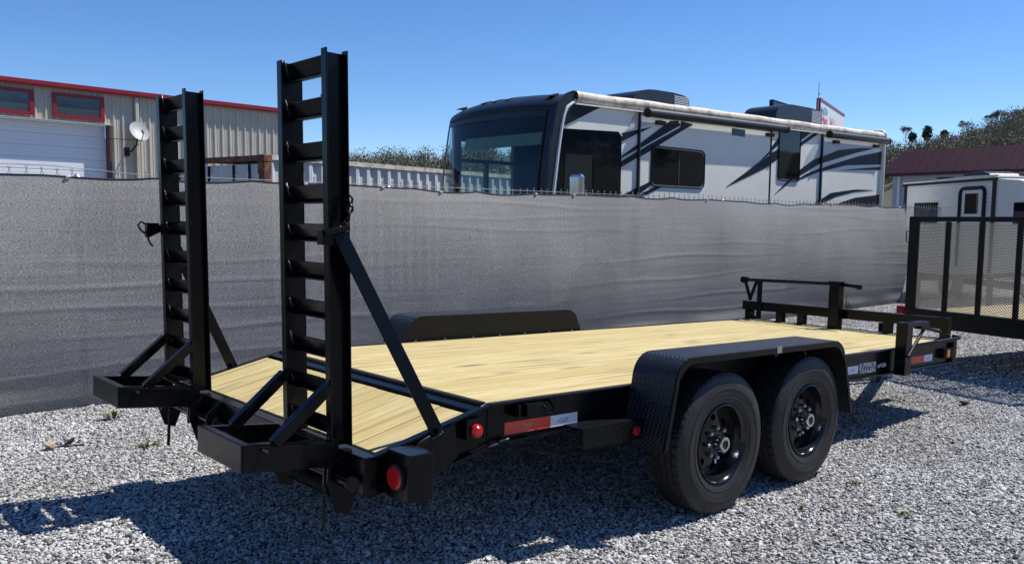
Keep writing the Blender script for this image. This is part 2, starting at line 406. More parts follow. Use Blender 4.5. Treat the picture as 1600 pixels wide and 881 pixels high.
def bare_tree(px, py_base, depth, h, label, seed):
    rs = np.random.default_rng(seed); base = pix(px, py_base, depth); t = empty('bare_tree', base)
    tag(t, label, 'tree', 'bare trees on the hill skyline')
    trunk = MB(); twig = MB()
    def grow(p, d, L, r, lev):
        q = p+d*L; (trunk if lev < 2 else twig).cyl(p, q, r, 5 if lev < 2 else 3, r*.68, cap=False)
        if lev >= 6: return
        for k in range((4, 3, 3, 4, 4, 3)[lev]):
            nd = (d*1.0+Vector(rs.normal(size=3))*(.34 if lev < 2 else .45)+Vector((0, 0, .22))).normalized()
            grow(p+d*L*(.6+.4*rs.random()), nd, L*(.66+.2*rs.random()), max(.012, r*.58), lev+1)
    grow(Vector((0, 0, -1)), Vector((0, 0, 1)), h*.10+1, h*.024, 0)
    put('trunk', trunk, M['bark'], t); put('crown', twig, M['bark'], t)
for i, a in enumerate([(1592, 197, 235, 9.5, 'largest bare tree, at the right end of the hill skyline'),
                       (1561, 197, 238, 7.0, 'wide bare tree just left of the largest one on the hill'),
                       (1546, 197, 242, 5.2, 'lower bare tree at the left edge of the hilltop trio'),
                       (1506, 206, 245, 3.4, 'small domed bare tree alone on the ridge above the maroon roof'),
                       (1415, 217, 240, 4.2, 'slim pale bare tree standing near the rear of the motorhome')]):
    bare_tree(*a, 40+i)
def evergreen(px, py_base, depth, h, wd, label):
    t = empty('evergreen_tree', pix(px, py_base, depth)); tag(t, label, 'tree', 'dark evergreens on the ridge')
    mb = MB(); quad_cloud(mb, (0, 0, h*.55), wd, h*.5, 260, .45)
    put('crown', mb, M['evergreen'], t); put('trunk', MB().cyl((0, 0, -1), (0, 0, h*.6), .25, 6, .1), M['bark'], t)
evergreen(1448, 222, 225, 4.2, 1.35, 'tall dark evergreen on the ridge above the white camper')
evergreen(1425, 222, 225, 2.3, 1.0, 'low dark evergreen between the slim bare tree and the tall evergreen')
evergreen(1475, 219, 228, 2.4, 1.0, 'small dark evergreen right of the tall evergreen')

# ------------------------------------------------------------------ left shop building
def shop():
    p0 = Vector((2.379, 20.878, 0)); t = empty('shop_building', p0, (0, 0, rad(5.872)))
    tag(t, 'beige metal shop building with red trim and white overhead door', 'building')
    def siding(x0, x1, z0, z1):
        mb = MB(); pr = [(x0, 0)]; x = x0+.05
        while x < x1-.08:
            pr += [(x, 0), (x+.02, -.032), (x+.055, -.032), (x+.075, 0)]
            for k in (.12, .18):
                if x+k+.02 < x1: pr += [(x+k, 0), (x+k+.006, -.007), (x+k+.014, -.007), (x+k+.02, 0)]
            x += .247
        pr += [(x1, 0)]
        n = len(pr); vs = [(a, b, z) for a, b in pr for z in (z0, z1)]
        mb.add(vs, [(2*i, 2*i+2, 2*i+3, 2*i+1) for i in range(n-1)]); mb.box(x0, x1, .012, .1, z0, z1); return mb
    put('wall', siding(2.66, 8.2, 0, 4.9), M['wall_beige'], t)
    put('wall', siding(-4, 2.656, 4.08, 4.9), M['wall_beige'], t)
    put('side_wall', box(8.1, 8.2, .104, 14, 0, 4.9), M['wall_beige'], t)
    put('roof', MB().prism([(-.12, 4.98), (14, 5.9), (14, 5.94), (-.12, 5.02)], 'x', -4, 8.3), M['red_trim'], t)
    put('eave_trim', MB().prism([(-.13, 4.88), (.0, 4.90), (.0, 4.97), (-.17, 4.97), (-.17, 4.92)], 'x', -4.05, 8.32).box(-4.05, 8.32, -.185, -.172, 4.93, 5.03), M['red_trim'], t)
    put('downspout', box(3.3, 3.40, -.13, -.035, 0, 4.86), M['wall_beige'], t, bev=.01)
    put('door_jamb', box(2.60, 2.655, -.05, .2, 0, 4.07), M['door_brown'], t)
    put('door_head', box(-4, 2.70, -.06, .2, 4.055, 4.077), M['wall_beige'], t)
    g = put('garage_door', box(-4, 2.60, .235, .26, 0, 4.05), M['door_white'], t)
    me = None
    for k in range(13):
        z0 = k*.311+.01
        if me is None:
            pr = [(.0, .0), (.02, .012), (.02, .10), (.012, .107), (.02, .114), (.02, .20), (.012, .207), (.02, .214), (.02, .29), (0, .303)]
            me = MB().prism([(.233-a, b) for a, b in pr], 'x', -4, 2.595).mesh('door_panel', M['door_white'])
        link('door_panel', me, g, (0, 0, z0))
    for xc in (0.08, 1.18):
        x0, x1 = (xc, xc+1.31) if xc > 1 else (-.62, .73); z0, z1 = 4.15, 4.79
        f = put('window_frame', MB().box(x0, x1, -.07, -.034, z1-.085, z1).box(x0, x1, -.07, -.034, z0, z0+.085)
                .box(x0, x0+.1, -.07, -.034, z0+.086, z1-.086).box(x1-.1, x1, -.07, -.034, z0+.086, z1-.086), M['red_trim'], t)
        put('pane', box(x0+.1, x1-.1, -.052, -.036, z0+.086, z1-.086), M['glass_grey'], f)
shop()
def dish():
    R = Matrix.Rotation(rad(5.872), 3, 'Z'); o = R @ Vector((3.07, -.032, 3.38)); p = Vector((2.379, 20.878, 0))+o
    t = empty('satellite_dish', p, (0, 0, rad(5.872))); tag(t, 'pale grey satellite dish on a bracket on the beige shop wall', 'satellite dish')
    put('mast', MB().tube([(0, 0, 0), (.02, -.25, 0), (.12, -.36, .18), (.14, -.38, .36)], .022, 8).box(-.07, .07, -.012, 0, -.12, .12), M['paint_dull'], t)
    mb = MB(); n = 28; c = Vector((.16, -.42, .52)); ax = Vector((.05, -.78, .45)).normalized(); x = ax.cross(Vector((0, 0, 1))).normalized(); y = x.cross(ax)
    vs = []; rings = 5
    for side in (0, .012):
        for k in range(rings+1):
            for i in range(n):
                q = k/rings; a = 2*PI*i/n; vs.append(c - ax*side + x*math.cos(a)*q*.27 + y*math.sin(a)*q*.30 + ax*(q*q*.05))
    fs = []
    for sd in (0, 1):
        o_ = sd*(rings+1)*n
        for k in range(rings):
            for i in range(n): fs.append((o_+k*n+i, o_+k*n+(i+1) % n, o_+(k+1)*n+(i+1) % n, o_+(k+1)*n+i))
    put('reflector', mb.add(vs, fs), M['dish'], t, smooth=60)
    put('feed_arm', MB().tube([c-y*.29, c-y*.2+ax*.3+x*.05], .012, 6).cyl(c-y*.2+ax*.27+x*.05, c-y*.12+ax*.27+x*.05, .03, 10), M['paint_dull'], t)
    put('strut', MB().tube([(-.5, -.03, .32), (.12, -.36, .3)], .009, 6).tube([(.45, -.03, .33), (.14, -.36, .3)], .009, 6), M['paint_dull'], t)
dish()

# ------------------------------------------------------------------ shipping container
def container():
    t = empty('shipping_container', (3.753, 9.114, 0), (0, 0, rad(13.77))); tag(t, 'chalky white corrugated shipping container with rusty corner post', 'shipping container')
    L, W, H = 12.2, 2.44, 2.6; mb = MB(); pr = []; x = .13
    while x < L-.3:
        pr += [(x, .0), (x+.07, .0), (x+.138, .045), (x+.208, .045)]; x += .276
    pr = [(a, b+.012) for a, b in pr]+[(L-.13, .012)]
    vs = [(a, b, z) for a, b in pr for z in (.16, H-.08)]; n = len(pr)
    mb.add(vs, [(2*i, 2*i+2, 2*i+3, 2*i+1) for i in range(n-1)]); mb.box(.13, L-.13, .062, .07, .16, H-.08)
    put('side_wall', mb, M['cont_white'], t)
    put('side_wall', box(.13, L-.13, W-.05, W-.01, .16, H-.08), M['cont_white'], t)
    put('roof', box(.1, L-.1, .08, W-.08, H-.03, H-.012), M['cont_white'], t)
    rf = MB(); 
    for k in range(40): rf.box(.35+k*.29, .47+k*.29, .1, W-.1, H-.011, H+.012)
    put('roof_corrugation', rf, M['cont_white'], t)
    put('top_rail', box(.16, L-.16, -.004, .06, H-.078, H), M['mildew'], t)
    put('bottom_rail', box(.16, L-.16, -.004, .08, .02, .158), M['rust'], t)
    for x in (0, L-.158):
        for y in (0, W-.158): put('corner_post', MB().box(x, x+.158, y-.006*(y < 1), y+.158, .12, H-.12), M['rust'], t, bev=.01)
        for y in (0, W-.158):
            for z in (0, H-.118): put('corner_casting', box(x-.006, x+.164, y-.01, y+.164, z, z+.118), M['rust'], t, bev=.01)
    put('door_header', box(-.004, .1, .16, W-.16, H-.10, H-.01), M['rust'], t)
    for k in range(2):
        y0 = .16+k*1.06; d = put('door', box(.03, .08, y0, y0+1.05, .15, H-.145), M['cont_white'], t)
        for q in (.22, .62): put('lock_rod', MB().cyl((.01, y0+q, .16), (.01, y0+q, H-.15), .02, 8), M['paint_dull'], d)
    for xx, ww in ((2.35, .22), (2.75, .22), (3.22, .1), (3.8, .07), (4.28, .1), (4.55, .1), (4.98, .07), (5.25, .25)):
        put('lashing_loop', MB().tube([(xx, -.006, 2.02), (xx+.02, -.05, 2.12), (xx+ww-.02, -.05, 2.12), (xx+ww, -.006, 2.02)], .022, 6), M['rubber'], t)
container()

# ------------------------------------------------------------------ motorhome
def rv():
    t = empty('motorhome', (5.751, 4.55, 0), (0, 0, rad(2.0))); tag(t, 'pale grey and charcoal motorhome with swooping dark stripes behind the fence', 'motorhome')
    L, W = 10.27, 2.5
    def top(s): return 3.22+(s-.4)*.0185          # bottom of the roof edge strip
    # near wall with wheel arches, far wall with an opening
    arch = lambda c, r=.58: [(c+r*math.cos(a), .55+.52*math.sin(a)) for a in np.linspace(0, PI, 12)]
    lower = [(.36, .38)] + arch(.95)[::-1] + arch(7.4)[::-1] + [(L, .38), (L, top(L)+.04), (.40, top(.4)+.04), (.15, 2.86), (.02, 1.98), (0, 1.5), (.02, 1.0)]
    lower = [(0.03, .38)] + arch(.95)[::-1] + arch(7.4)[::-1] + lower[-8+1:] if False else [(.03, .38)] + [p for p in arch(.95)[::-1]] + [p for p in arch(7.4)[::-1]] + [(L, .38), (L, top(L)+.04), (.40, top(.4)+.04), (.15, 2.86), (.02, 1.98), (0, 1.5)]
    put('side_wall', MB().prism(lower, 'y', 0, .05), M['rv_body'], t)
    fw = MB().box(.3, L, W-.05, W, .38, 1.75).box(.3, .42, W-.05, W, 1.75, 3.1).box(1.62, L, W-.05, W, 1.75, 3.24).box(.42, 1.62, W-.05, W, 2.83, 3.2)
    put('side_wall', fw, M['rv_body'], t)
    put('far_window_frame', MB().box(.42, 1.62, W-.06, W+.01, 2.50, 2.56).box(.97, 1.035, W-.06, W+.01, 1.75, 2.499).box(.38, .44, W-.062, W+.012, 1.75, 2.86).box(1.60, 1.67, W-.062, W+.012, 1.75, 2.86), M['rv_dark'], t)
    put('far_wall_lining', MB().box(.3, .40, W-.075, W-.051, .6, 3.2).box(1.64, L, W-.075, W-.051, .6, 3.3).box(.4, 1.64, W-.075, W-.051, 2.84, 3.25), M['rv_in'], t)
    put('ceiling', box(.5, 3.2, .06, W-.08, 3.19, 3.22), M['rv_in'], t)
    put('rear_wall', box(L, L+.05, 0, W, .38, 3.44), M['rv_body'], t, bev=.02)
    put('roof', MB().prism([(0, 3.28), (.15, 3.36), (W/2, 3.42), (W-.15, 3.36), (W, 3.28)], 'x', .55, L), M['white'], t)
    put('floor', box(.1, L, .06, W-.06, .5, .6), M['rv_in'], t)
    put('bulkhead', box(3.2, 3.26, .06, W-.06, .6, 3.2), M['rv_in'], t)
    # roof edge strip
    st = MB(); pr = [(.02, -.02), (-.03, .0), (-.055, .05), (-.05, .10), (-.02, .14), (.05, .155), (.2, .13)]
    ss = np.linspace(.45, L+.06, 24); vs = []
    for s_ in ss: vs += [(s_, y, top(s_)+z+.006*math.sin(s_*4)) for y, z in pr]
    m_ = len(pr); st.add(vs, [(i*m_+j, (i+1)*m_+j, (i+1)*m_+j+1, i*m_+j+1) for i in range(len(ss)-1) for j in range(m_-1)])
    put('roof_edge', st, M['mildew'], t, smooth=70)
    put('roof_end_cap', MB().tube([(L+.07, -.05, top(L)+.0), (L+.08, -.05, top(L)+.1), (L+.07, .02, top(L)+.17), (L+.05, .2, top(L)+.19)], .035, 8).cyl((L+.04, -.02, .6), (L+.05, -.02, top(L)), .05, 10), M['rv_body'], t, smooth=60)
    put('gutter', MB().bar((.42, -.03, top(.42)-.03), (L, -.03, top(L)-.03), .04, .02), M['rv_body'], t)
    # front cap lofted grid
    ny, nz = 28, 34; zs = list(np.linspace(.45, 3.14, 26))
    def fx(z): return .03+max(0, z-1.5)*.105+max(0, z-2.4)*.06
    prof = [(fx(z), z) for z in zs]
    for a in np.linspace(.15, PI/2, 9): prof.append((fx(3.14)+.42*(1-math.cos(a)), 3.14+.27*math.sin(a)))
    cap = []; ys = np.linspace(0, W, ny)
    for y in ys:
        q = (y-W/2)/(W/2); bul = -.17*(1-abs(q)**3.2); crown = -.10*abs(q)**2.5
        for s_, z in prof: cap.append((s_+bul*(1 if z < 3.2 else max(0, 1-(z-3.2)*3)), y, z+crown*max(0, (z-2.9)/.5)))
    m_ = len(prof); glass = MB(); body = MB(); gf = []; bf = []
    for i in range(ny-1):
        for j in range(m_-1):
            f = (i*m_+j, (i+1)*m_+j, (i+1)*m_+j+1, i*m_+j+1); yc = (ys[i]+ys[i+1])/2; zc = (prof[j][1]+prof[j+1][1])/2
            (gf if (.278 < yc < W-.06 and 1.45 < zc < 3.08) else bf).append(f)
    put('front_cap', MB().add(cap, bf), M['rv_dark'], t, smooth=50)
    put('windshield', MB().add([(x+.012, y, z) for x, y, z in cap], gf), M['wind'], t, smooth=50)
    put('windshield_seal', MB().tube([(cap[3*m_+j][0]-.004, cap[3*m_+j][1]-.02, cap[3*m_+j][2]) for j in range(10, 26)] , .016, 6).tube([(cap[i*m_+25][0]-.004, cap[i*m_+25][1], cap[i*m_+25][2]) for i in range(3, ny-1)], .014, 6), M['rubber'], t)
    put('side_trim', MB().tube([(.0, -.012, 1.5), (.02, -.012, 1.98), (.1, -.012, 2.5), (.17, -.012, 2.86), (.21, -.012, 3.02), (.28, -.012, 3.14), (.42, -.012, 3.22)], .022, 8), M['white'], t, smooth=60)
    put('cap_side', MB().prism([(.03, 1.5), (.05, 1.98), (.17, 2.84), (.22, 3.03), (.28, 3.14), (.40, 3.2), (.46, 3.34), (.30, 3.33), (.10, 3.2), (-.02, 2.7), (-.06, 1.9), (-.05, 1.5)], 'y', -.008, .04), M['rv_dark'], t)
    for yy in (2.33, 1.75, 1.5, 1.22, .35):
        put('clearance_light', MB().prism([(.0, 0), (.16, .05), (.16, 0)], 'y', -.05, .05), M['rubber'], t, loc=(.27, yy, 3.345-.06*abs((yy-1.25)/1.25)**2.5))
    put('sun_visor', MB().bar((.34, .3, 2.75), (.34, W-.3, 2.75), .03, .17), M['visor'], t)
    put('dashboard', box(.15, .8, .1, W-.1, 1.0, 1.55), M['rv_in'], t, bev=.05)
    put('driver_seat', MB().box(1.1, 1.3, .35, .95, 1.2, 2.25).box(1.12, 1.28, .48, .8, 2.28, 2.45), M['seat'], t, bev=.06)
    put('driver_seat', MB().box(1.1, 1.3, 1.55, 2.15, 1.0, 1.9), M['seat'], t, bev=.06)
    # windows on the near side
    def rrect(x0, x1, z0, z1, r, n=5):
        out = []
        for cx, cz, a0 in ((x1-r, z1-r, 0), (x0+r, z1-r, PI/2), (x0+r, z0+r, PI), (x1-r, z0+r, 1.5*PI)):
            out += [(cx+r*math.cos(a0+k*PI/2/n), cz+r*math.sin(a0+k*PI/2/n)) for k in range(n+1)]
        return out
    cw = put('cab_window', MB().prism([(.06, 1.4), (.09, 2.0), (.20, 2.84), (1.38, 2.885), (1.455, 2.82), (1.455, 1.4)], 'y', -.010, .0), M['glass'], t)
    put('pane', MB().prism([(.20, 1.45), (.25, 2.5), (.80, 2.51), (.80, 1.45)], 'y', -.016, -.011), M['glass_mid'], cw)
    put('pane', MB().prism([(.84, 1.45), (.84, 2.49), (1.40, 2.49), (1.40, 1.45)], 'y', -.016, -.011), M['glass'], cw)
    for a in ((2.15, 3.53, 2.15, 2.71, .10), (5.96, 6.70, 2.39, 3.34, .07)):
        f = put('window', MB().prism(rrect(*a), 'y', -.040 if a[0] < 5 else -.012, -.005), M['glass'], t)
        x0, x1, z0, z1, r = a; fr = rrect(x0-.02, x1+.02, z0-.025, z1+.02, r)
        put('window_trim', MB().tube([(x, -.040 if a[0] < 5 else -.012, z) for x, z in fr], .012, 6, True), M['rv_stripe'], f)
        if a[0] < 5: put('divider', box((x0+x1)/2-.02, (x0+x1)/2+.02, -.046, -.041, z0+.01, z1-.01), M['rubber'], f)
    put('slide_out', box(1.87, 5.60, -.034, .0, .9, 3.20), M['rv_body'], t, bev=.012)
    put('slide_out', box(7.58, 10.02, -.034, .0, .9, 3.32), M['rv_body'], t, bev=.012)
    for s_ in (1.845, 5.63, 7.55): put('slide_seal', box(s_-.012, s_+.012, -.04, .0, .9, top(s_)-.03), M['rubber'], t)
    put('vent', box(4.34, 4.74, -.042, -.034, 3.05, 3.17), M['glass'], t, bev=.006)
    for a, b in ((1.91, 5.97), (7.64, 10.30)):
        aw = put('slide_awning', MB().cyl((a, -.13, top(a)-.05), (b, -.13, top(b)-.05), .062, 18), M['awning'], t, smooth=40)
        for e in (a, b): put('awning_cap', MB().cyl((e-.02, -.13, top(e)-.05), (e+.02, -.13, top(e)-.05), .072, 16), M['rubber'], aw)
        for e in (a+.3, b-.55): put('awning_bracket', box(e, e+.2, -.10, -.036, top(e)-.2, top(e)-.14), M['rubber'], aw)
    # stripes (vinyl decals following the slide-outs)
    def stripe(poly, y=-.040, mat='rv_stripe'): put('stripe', MB().prism(poly, 'y', y, y+.0035), M[mat], t)
    def cut(poly, lo, hi):                          # clip polygon in s
        def clip(p, f, x):
            out = []
            for i in range(len(p)):
                a, b = p[i-1], p[i]; ia, ib = f(a), f(b)
                if ia != ib:
                    k = (x-a[0])/(b[0]-a[0]); out.append((x, a[1]+(b[1]-a[1])*k))
                if ib: out.append(b)
            return out
        p = clip(poly, lambda q: q[0] >= lo, lo)
        return clip(p, lambda q: q[0] <= hi, hi) if p else p
    segs = [(.1, 1.83, -.012), (1.87, 5.60, -.0385), (5.65, 7.53, -.0045), (7.58, 10.02, -.0385), (10.03, 10.26, -.0045)]
    S = [[(4.202, 2.176), (4.968, 2.405), (5.50, 2.57), (5.982, 2.758), (5.95, 2.935), (5.55, 2.77), (5.05, 2.56)],
         [(4.835, 2.473), (5.427, 2.727), (5.963, 3.017), (6.004, 3.20), (5.687, 2.93), (5.25, 2.66)],
         [(6.698, 3.007), (7.579, 3.372), (7.45, 3.40), (6.723, 3.083)], [(6.719, 3.127), (7.33, 3.39), (6.70, 3.36)],
         [(5.861, 2.1), (6.537, 2.402), (7.57, 2.753), (8.922, 3.02), (9.846, 3.176), (9.278, 3.14), (8.218, 2.994), (7.251, 2.722), (6.652, 2.467)][:5] + [(9.278, 3.155), (8.218, 3.045), (7.251, 2.80), (6.55, 2.50)],
         [(6.512, 2.342), (7.584, 2.599), (8.6, 2.76), (10.26, 2.86), (10.26, 3.14), (9.148, 2.98), (7.904, 2.735), (7.0, 2.52)],
         [(8.251, 2.640), (9.324, 2.700), (10.26, 2.745), (10.26, 2.815), (9.3, 2.735)],
         [(7.379, 1.90), (7.705, 1.994), (8.165, 2.115), (9.003, 2.236), (9.905, 2.303), (8.999, 2.285), (7.955, 2.183), (7.42, 2.0)],
         [(8.1, 1.90), (8.315, 1.99), (9.017, 2.114), (10.26, 2.216), (10.26, 1.90)],
         [(.21, 2.872), (1.055, 3.235), (.43, 3.205), (.29, 3.09)],
         [(1.466, 2.75), (2.143, 3.018), (1.462, 2.866)],
         [(1.456, 2.506), (2.857, 3.095), (2.80, 3.155), (2.583, 3.139), (1.473, 2.54)],
         [(1.456, 2.378), (2.137, 2.664), (2.4, 2.79), (3.2, 3.14), (2.87, 3.157), (2.855, 3.06), (2.055, 2.735), (1.457, 2.459)],
         [(1.456, 1.85), (1.472, 1.96), (2.155, 2.205), (2.158, 2.145), (1.55, 1.85)], [(1.7, 1.85), (1.852, 1.93), (2.482, 2.141), (2.319, 2.136), (1.95, 2.02), (1.6, 1.85)]]
    G = [[(1.60, 2.95), (1.78, 3.20), (2.6, 3.23), (2.2, 3.06), (1.466, 2.90)], [(6.85, 2.62), (7.0, 2.85), (7.22, 3.05), (7.57, 3.25), (9.9, 3.3), (9.9, 3.2), (8.2, 3.0), (7.25, 2.75)]]
    for g in G:
        for lo, hi, y in segs:
            p = cut(g, lo, hi)
            if len(p) > 2: stripe(p, y+.0005, 'rv_grey')
    for g in S:
        for lo, hi, y in segs:
            p = cut(g, lo, hi)
            if len(p) > 2: stripe(p, y-.002)
    m = put('mirror', MB().box(-.06, .05, -.58, -.36, 1.84, 2.20), M['chrome'], t, bev=.05, seg=4)
    put('mirror_arm', MB().tube([(.0, -.38, 1.9), (.05, -.2, 1.75), (.14, -.02, 1.7)], .025, 8), M['rv_dark'], m)
    # roof units
    def ac(x0, x1, zb):
        pr = [(0, 0), (.01, .10), (.05, .17), (.13, .235), (.26, .285), (.42, .315), (.62, .33), (x1-x0-.5, .335), (x1-x0-.2, .32), (x1-x0-.06, .29), (x1-x0-.02, .25), (x1-x0, .0)]
        a = put('air_conditioner', MB().prism([(x0+p, zb+q) for p, q in pr], 'y', .85, 1.6), M['rv_dark'], t, smooth=50)
        for k in range(9): put('grille_slat', box(x1-.46, x1-.05, .838, .849, zb+.05+k*.028, zb+.064+k*.028), M['rv_grey'], a)
    ac(2.75, 4.35, 3.46); ac(7.3, 9.2, 3.66)
    put('roof_vent', MB().lathe([(0.001, .12), (.2, .10), (.32, .04), (.34, 0)], 20), M['white'], t, smooth=80, loc=(6.2, 1.0, 3.45)).rotation_euler = (PI/2, 0, 0)
    for c in (.95, 7.4, 8.35):
        for y in (.08, W-.30):
            wl = put('wheel', MB().lathe([(.28, .02), (.44, 0), (.48, .04), (.48, .2), (.44, .24), (.28, .22)], 32), M['tyre'], t, smooth=40, loc=(c, y, .48))
            put('rim', MB().lathe([(.001, .06), (.1, .05), (.22, .08), (.285, .03)], 24), M['chrome'], wl, smooth=40)
rv()

# ------------------------------------------------------------------ white camper, maroon roofed building, signs
def camper():
    a, b = pix_z(1422, 284, 2.55), pix_z(1560, 273, 2.55); e = (b-a); ang = math.atan2(e.y, e.x); k = .683
    t = empty('camper_trailer', (a.x, a.y, 0), (0, 0, ang)); tag(t, 'white ribbed camper trailer with black trimmed door and curved front roof', 'camper')
    Z = lambda z: 1.578+(z-1.578)*k
    x0, x1 = -.26*k, 4.5*k; mb = MB(); pr = []; z = .55
    while z < Z(2.86)-.07: pr += [(0, z), (-.012, z+.015), (-.012, z+.055), (0, z+.07)]; z += .078
    vs = [(x, y, zz) for y, zz in pr for x in (x0, x1)]
    mb.add(vs, [(2*i, 2*i+1, 2*i+3, 2*i+2) for i in range(len(pr)-1)]); mb.box(x0, x1, .002, .04, .5, Z(2.86))
    put('side_wall', mb, M['white'], t)
    nose = [(x1, .5), (x1, Z(2.85))] + [(x1+.35+1.75*math.sin(q), .9+(Z(2.80)-.9)*math.cos(q)) for q in np.linspace(0, 1.5, 10)] + [(x1+2.0, .5)]
    put('front_wall', MB().prism(nose, 'y', .0, .04), M['white'], t)
    curve = nose[1:-1]
    put('roof', MB().sheet([(x0-.05, Z(2.93)), (x1, Z(2.93))], 'y', -.03, 2.2, .03).sheet(curve, 'y', -.02, 2.2, .03), M['white'], t)
    put('rear_wall', box(x0-.03, x0-.002, .0, 2.15, .5, Z(2.88)), M['wall_grey'], t)
    for xx in (-.19*k, 4.42*k): put('corner_trim', box(xx-.05, xx+.05, -.03, -.014, .5, Z(2.86)), M['paint_dull'], t)
    put('roof_trim', MB().bar((x0-.08, -.022, Z(2.885)), (x1+.05, -.022, Z(2.885)), .012, .05), M['paint_dull'], t)
    put('awning_rail', MB().tube([(1.3*k, -.04, Z(2.96)), (3.1*k, -.04, Z(3.0)), (4.6*k, -.04, Z(2.98))], .018, 6), M['white'], t)
    d = put('door', MB().box(2.99*k, 3.9*k, -.03, -.014, .7, Z(2.6)), M['white'], t)
    dx0, dx1, dz = 2.86*k, 4.03*k, Z(2.66)
    put('door_frame', MB().tube([(dx0, -.03, .7), (dx0, -.03, dz-.1), (dx0+.03, -.03, dz-.03), (dx0+.1, -.03, dz), (dx1-.1, -.03, dz), (dx1-.03, -.03, dz-.03), (dx1, -.03, dz-.1), (dx1, -.03, .7)], .035, 8), M['paint_dull'], d)
    put('door_window', box(3.12*k, 3.75*k, -.036, -.031, Z(1.9), Z(2.50)), M['glass'], d)
    put('window', MB().box(.39*k, 1.71*k, -.03, -.015, Z(1.6), Z(2.28)), M['glass'], t, bev=.01)
    put('window', MB().box(5.3*k, 5.9*k, -.03, -.001, Z(1.6), Z(2.2)), M['glass'], t, bev=.01)
    put('air_conditioner', MB().prism([(1.25*k, Z(2.95)), (1.28*k, Z(3.2)), (2.2*k, Z(3.24)), (2.55*k, Z(3.16)), (2.76*k, Z(2.96))], 'y', .7, 1.4), M['paint_dull'], t, bev=.03)
    put('chassis', box(x0, x1+2.6, .4, 1.7, .32, .5), M['paint_dull'], t)
    for y in (.03, 1.85):
        wl = put('wheel', MB().lathe([(.19, .02), (.31, 0), (.34, .04), (.34, .16), (.31, .2), (.19, .18)], 28), M['tyre'], t, smooth=40, loc=(2.2*k, y+.02, .34))
        put('rim', MB().lathe([(.001, .05), (.12, .06), (.19, .03)], 20), M['wall_grey'], wl)
camper()
def red_building():
    t = empty('maroon_roof_building', (38.886, 15.83, 0), (0, 0, rad(-94.527))); tag(t, 'pale low building with a steep maroon metal roof at the right', 'building')
    put('wall', box(.45, 24, .35, .55, 0, 4.0), M['wall_grey'], t); put('side_wall', box(.45, .65, .56, 14, 0, 4.0), M['wall_grey'], t)
    rf = MB().add([(0, 0, 4.0), (24, 0, 4.0), (24, 1.0, 5.1), (.5, 1.0, 5.1), (.0, 14, 4.0), (.5, 13, 5.1), (24, 13, 5.1)], [(0, 1, 2, 3), (0, 3, 5, 4), (3, 2, 6, 5)])
    roof = put('roof', rf, M['maroon'], t)
    k = 0
    for xx in np.arange(.8, 24, .45): put('roof_seam', MB().bar((xx, -.012, 4.02), (xx, .98, 5.1), .03, .025, (0, -1, 1)), M['maroon'], roof)
    put('fascia', box(0, 24, .02, .06, 3.86, 3.995), M['maroon'], t)
    put('soffit', box(.1, 24, .07, .34, 3.97, 3.99), M['wall_grey'], t)
    put('downspout', box(.75, .85, .25, .347, 0, 3.9), M['white'], t)
    for a, b in ((2.6, 3.4), (5.2, 6.6)): put('window', box(a, b, .32, .347, 2.3, 3.75), M['glass'], t)
red_building()
def signs():
    a = Vector((39.961, 19.799, 0)); t = empty('pole_sign', a, (0, 0, rad(2.5))); tag(t, 'white pole sign with a red frame and faded red lettering behind the motorhome', 'sign')
    # top edge falls away to the right in perspective only: a rectangular board turned away
    p0 = pix(1282, 157, 44); p1 = pix(1319, 183, 50.5)
    t.location = (p0.x, p0.y, 0); d = p1-p0; t.rotation_euler = (0, 0, math.atan2(d.y, d.x)); Lx = math.hypot(d.x, d.y); zt = p0.z
    zb = zt-1.75
    put('board', box(0, Lx, 0, .15, zb, zt), M['white'], t)
    put('frame', MB().box(-.08, Lx+.06, -.03, .18, zt, zt+.12).box(-.1, -.002, -.03, .18, zb-.1, zt), M['red_trim'], t)
    for body, x, z, s, mt, sx in (('Hwo', .12*Lx/2, .55, .95, 'sign_red', .9), ('N', 3.0, .55, .95, 'sign_red', 1), ('I a', 4.1, .55, .9, 'sign_red', 1), ('the', .2, 1.15, .5, 'sign_green', .9)):
        o = link('lettering', text_mesh('lettering', body, s, M[mt], .002, sx), t, (x, -.006, zb+z)); o.rotation_euler = (PI/2, 0, 0)
    put('logo', MB().prism([(1.5+.75*math.cos(q), zb+1.35+.2*math.sin(q)) for q in np.linspace(0, 2*PI, 16, endpoint=False)], 'y', -.008, -.001), M['sign_blue'], t)
    for x in (.5, Lx-.5): put('post', MB().cyl((x, .07, 0), (x, .07, zb), .1, 10), M['paint_dull'], t)
    p0 = pix(1208, 158, 44); p1 = pix(1247, 170, 47); d = p1-p0
    t = empty('billboard', (p0.x, p0.y, 0), (0, 0, math.atan2(d.y, d.x))); tag(t, 'dark billboard with worn tan print behind the rear roof unit', 'sign')
    L = math.hypot(d.x, d.y)*2; zt = p0.z
    put('board', box(0, L, 0, .15, zt-1.6, zt), M['rv_dark'], t)
    put('frame', MB().box(-.06, L, -.03, .17, zt, zt+.07).box(-.07, -.002, -.03, .17, zt-1.6, zt), M['paint_dull'], t)
    for k in range(5): put('print', box(.25+k*.32, .45+k*.32, -.004, -.001, zt-.55-.1*(k % 2), zt-.25-.07*(k % 3)), M['tan_print'], t)
    for x in (.6, L-.6): put('post', MB().cyl((x, .07, 0), (x, .07, zt-1.6), .1, 10), M['paint_dull'], t)
    p = pix(1280, 128, 43); t = empty('antenna_mast', (p.x, p.y, 0)); tag(t, 'thin antenna mast rising beside the white pole sign', 'antenna')
    put('mast', MB().cyl((0, 0, 0), (0, 0, p.z), .04, 6, .02), M['zinc'], t); put('element', MB().box(-.02, .12, -.02, .02, p.z-.65, p.z-.55), M['zinc'], t)
signs()

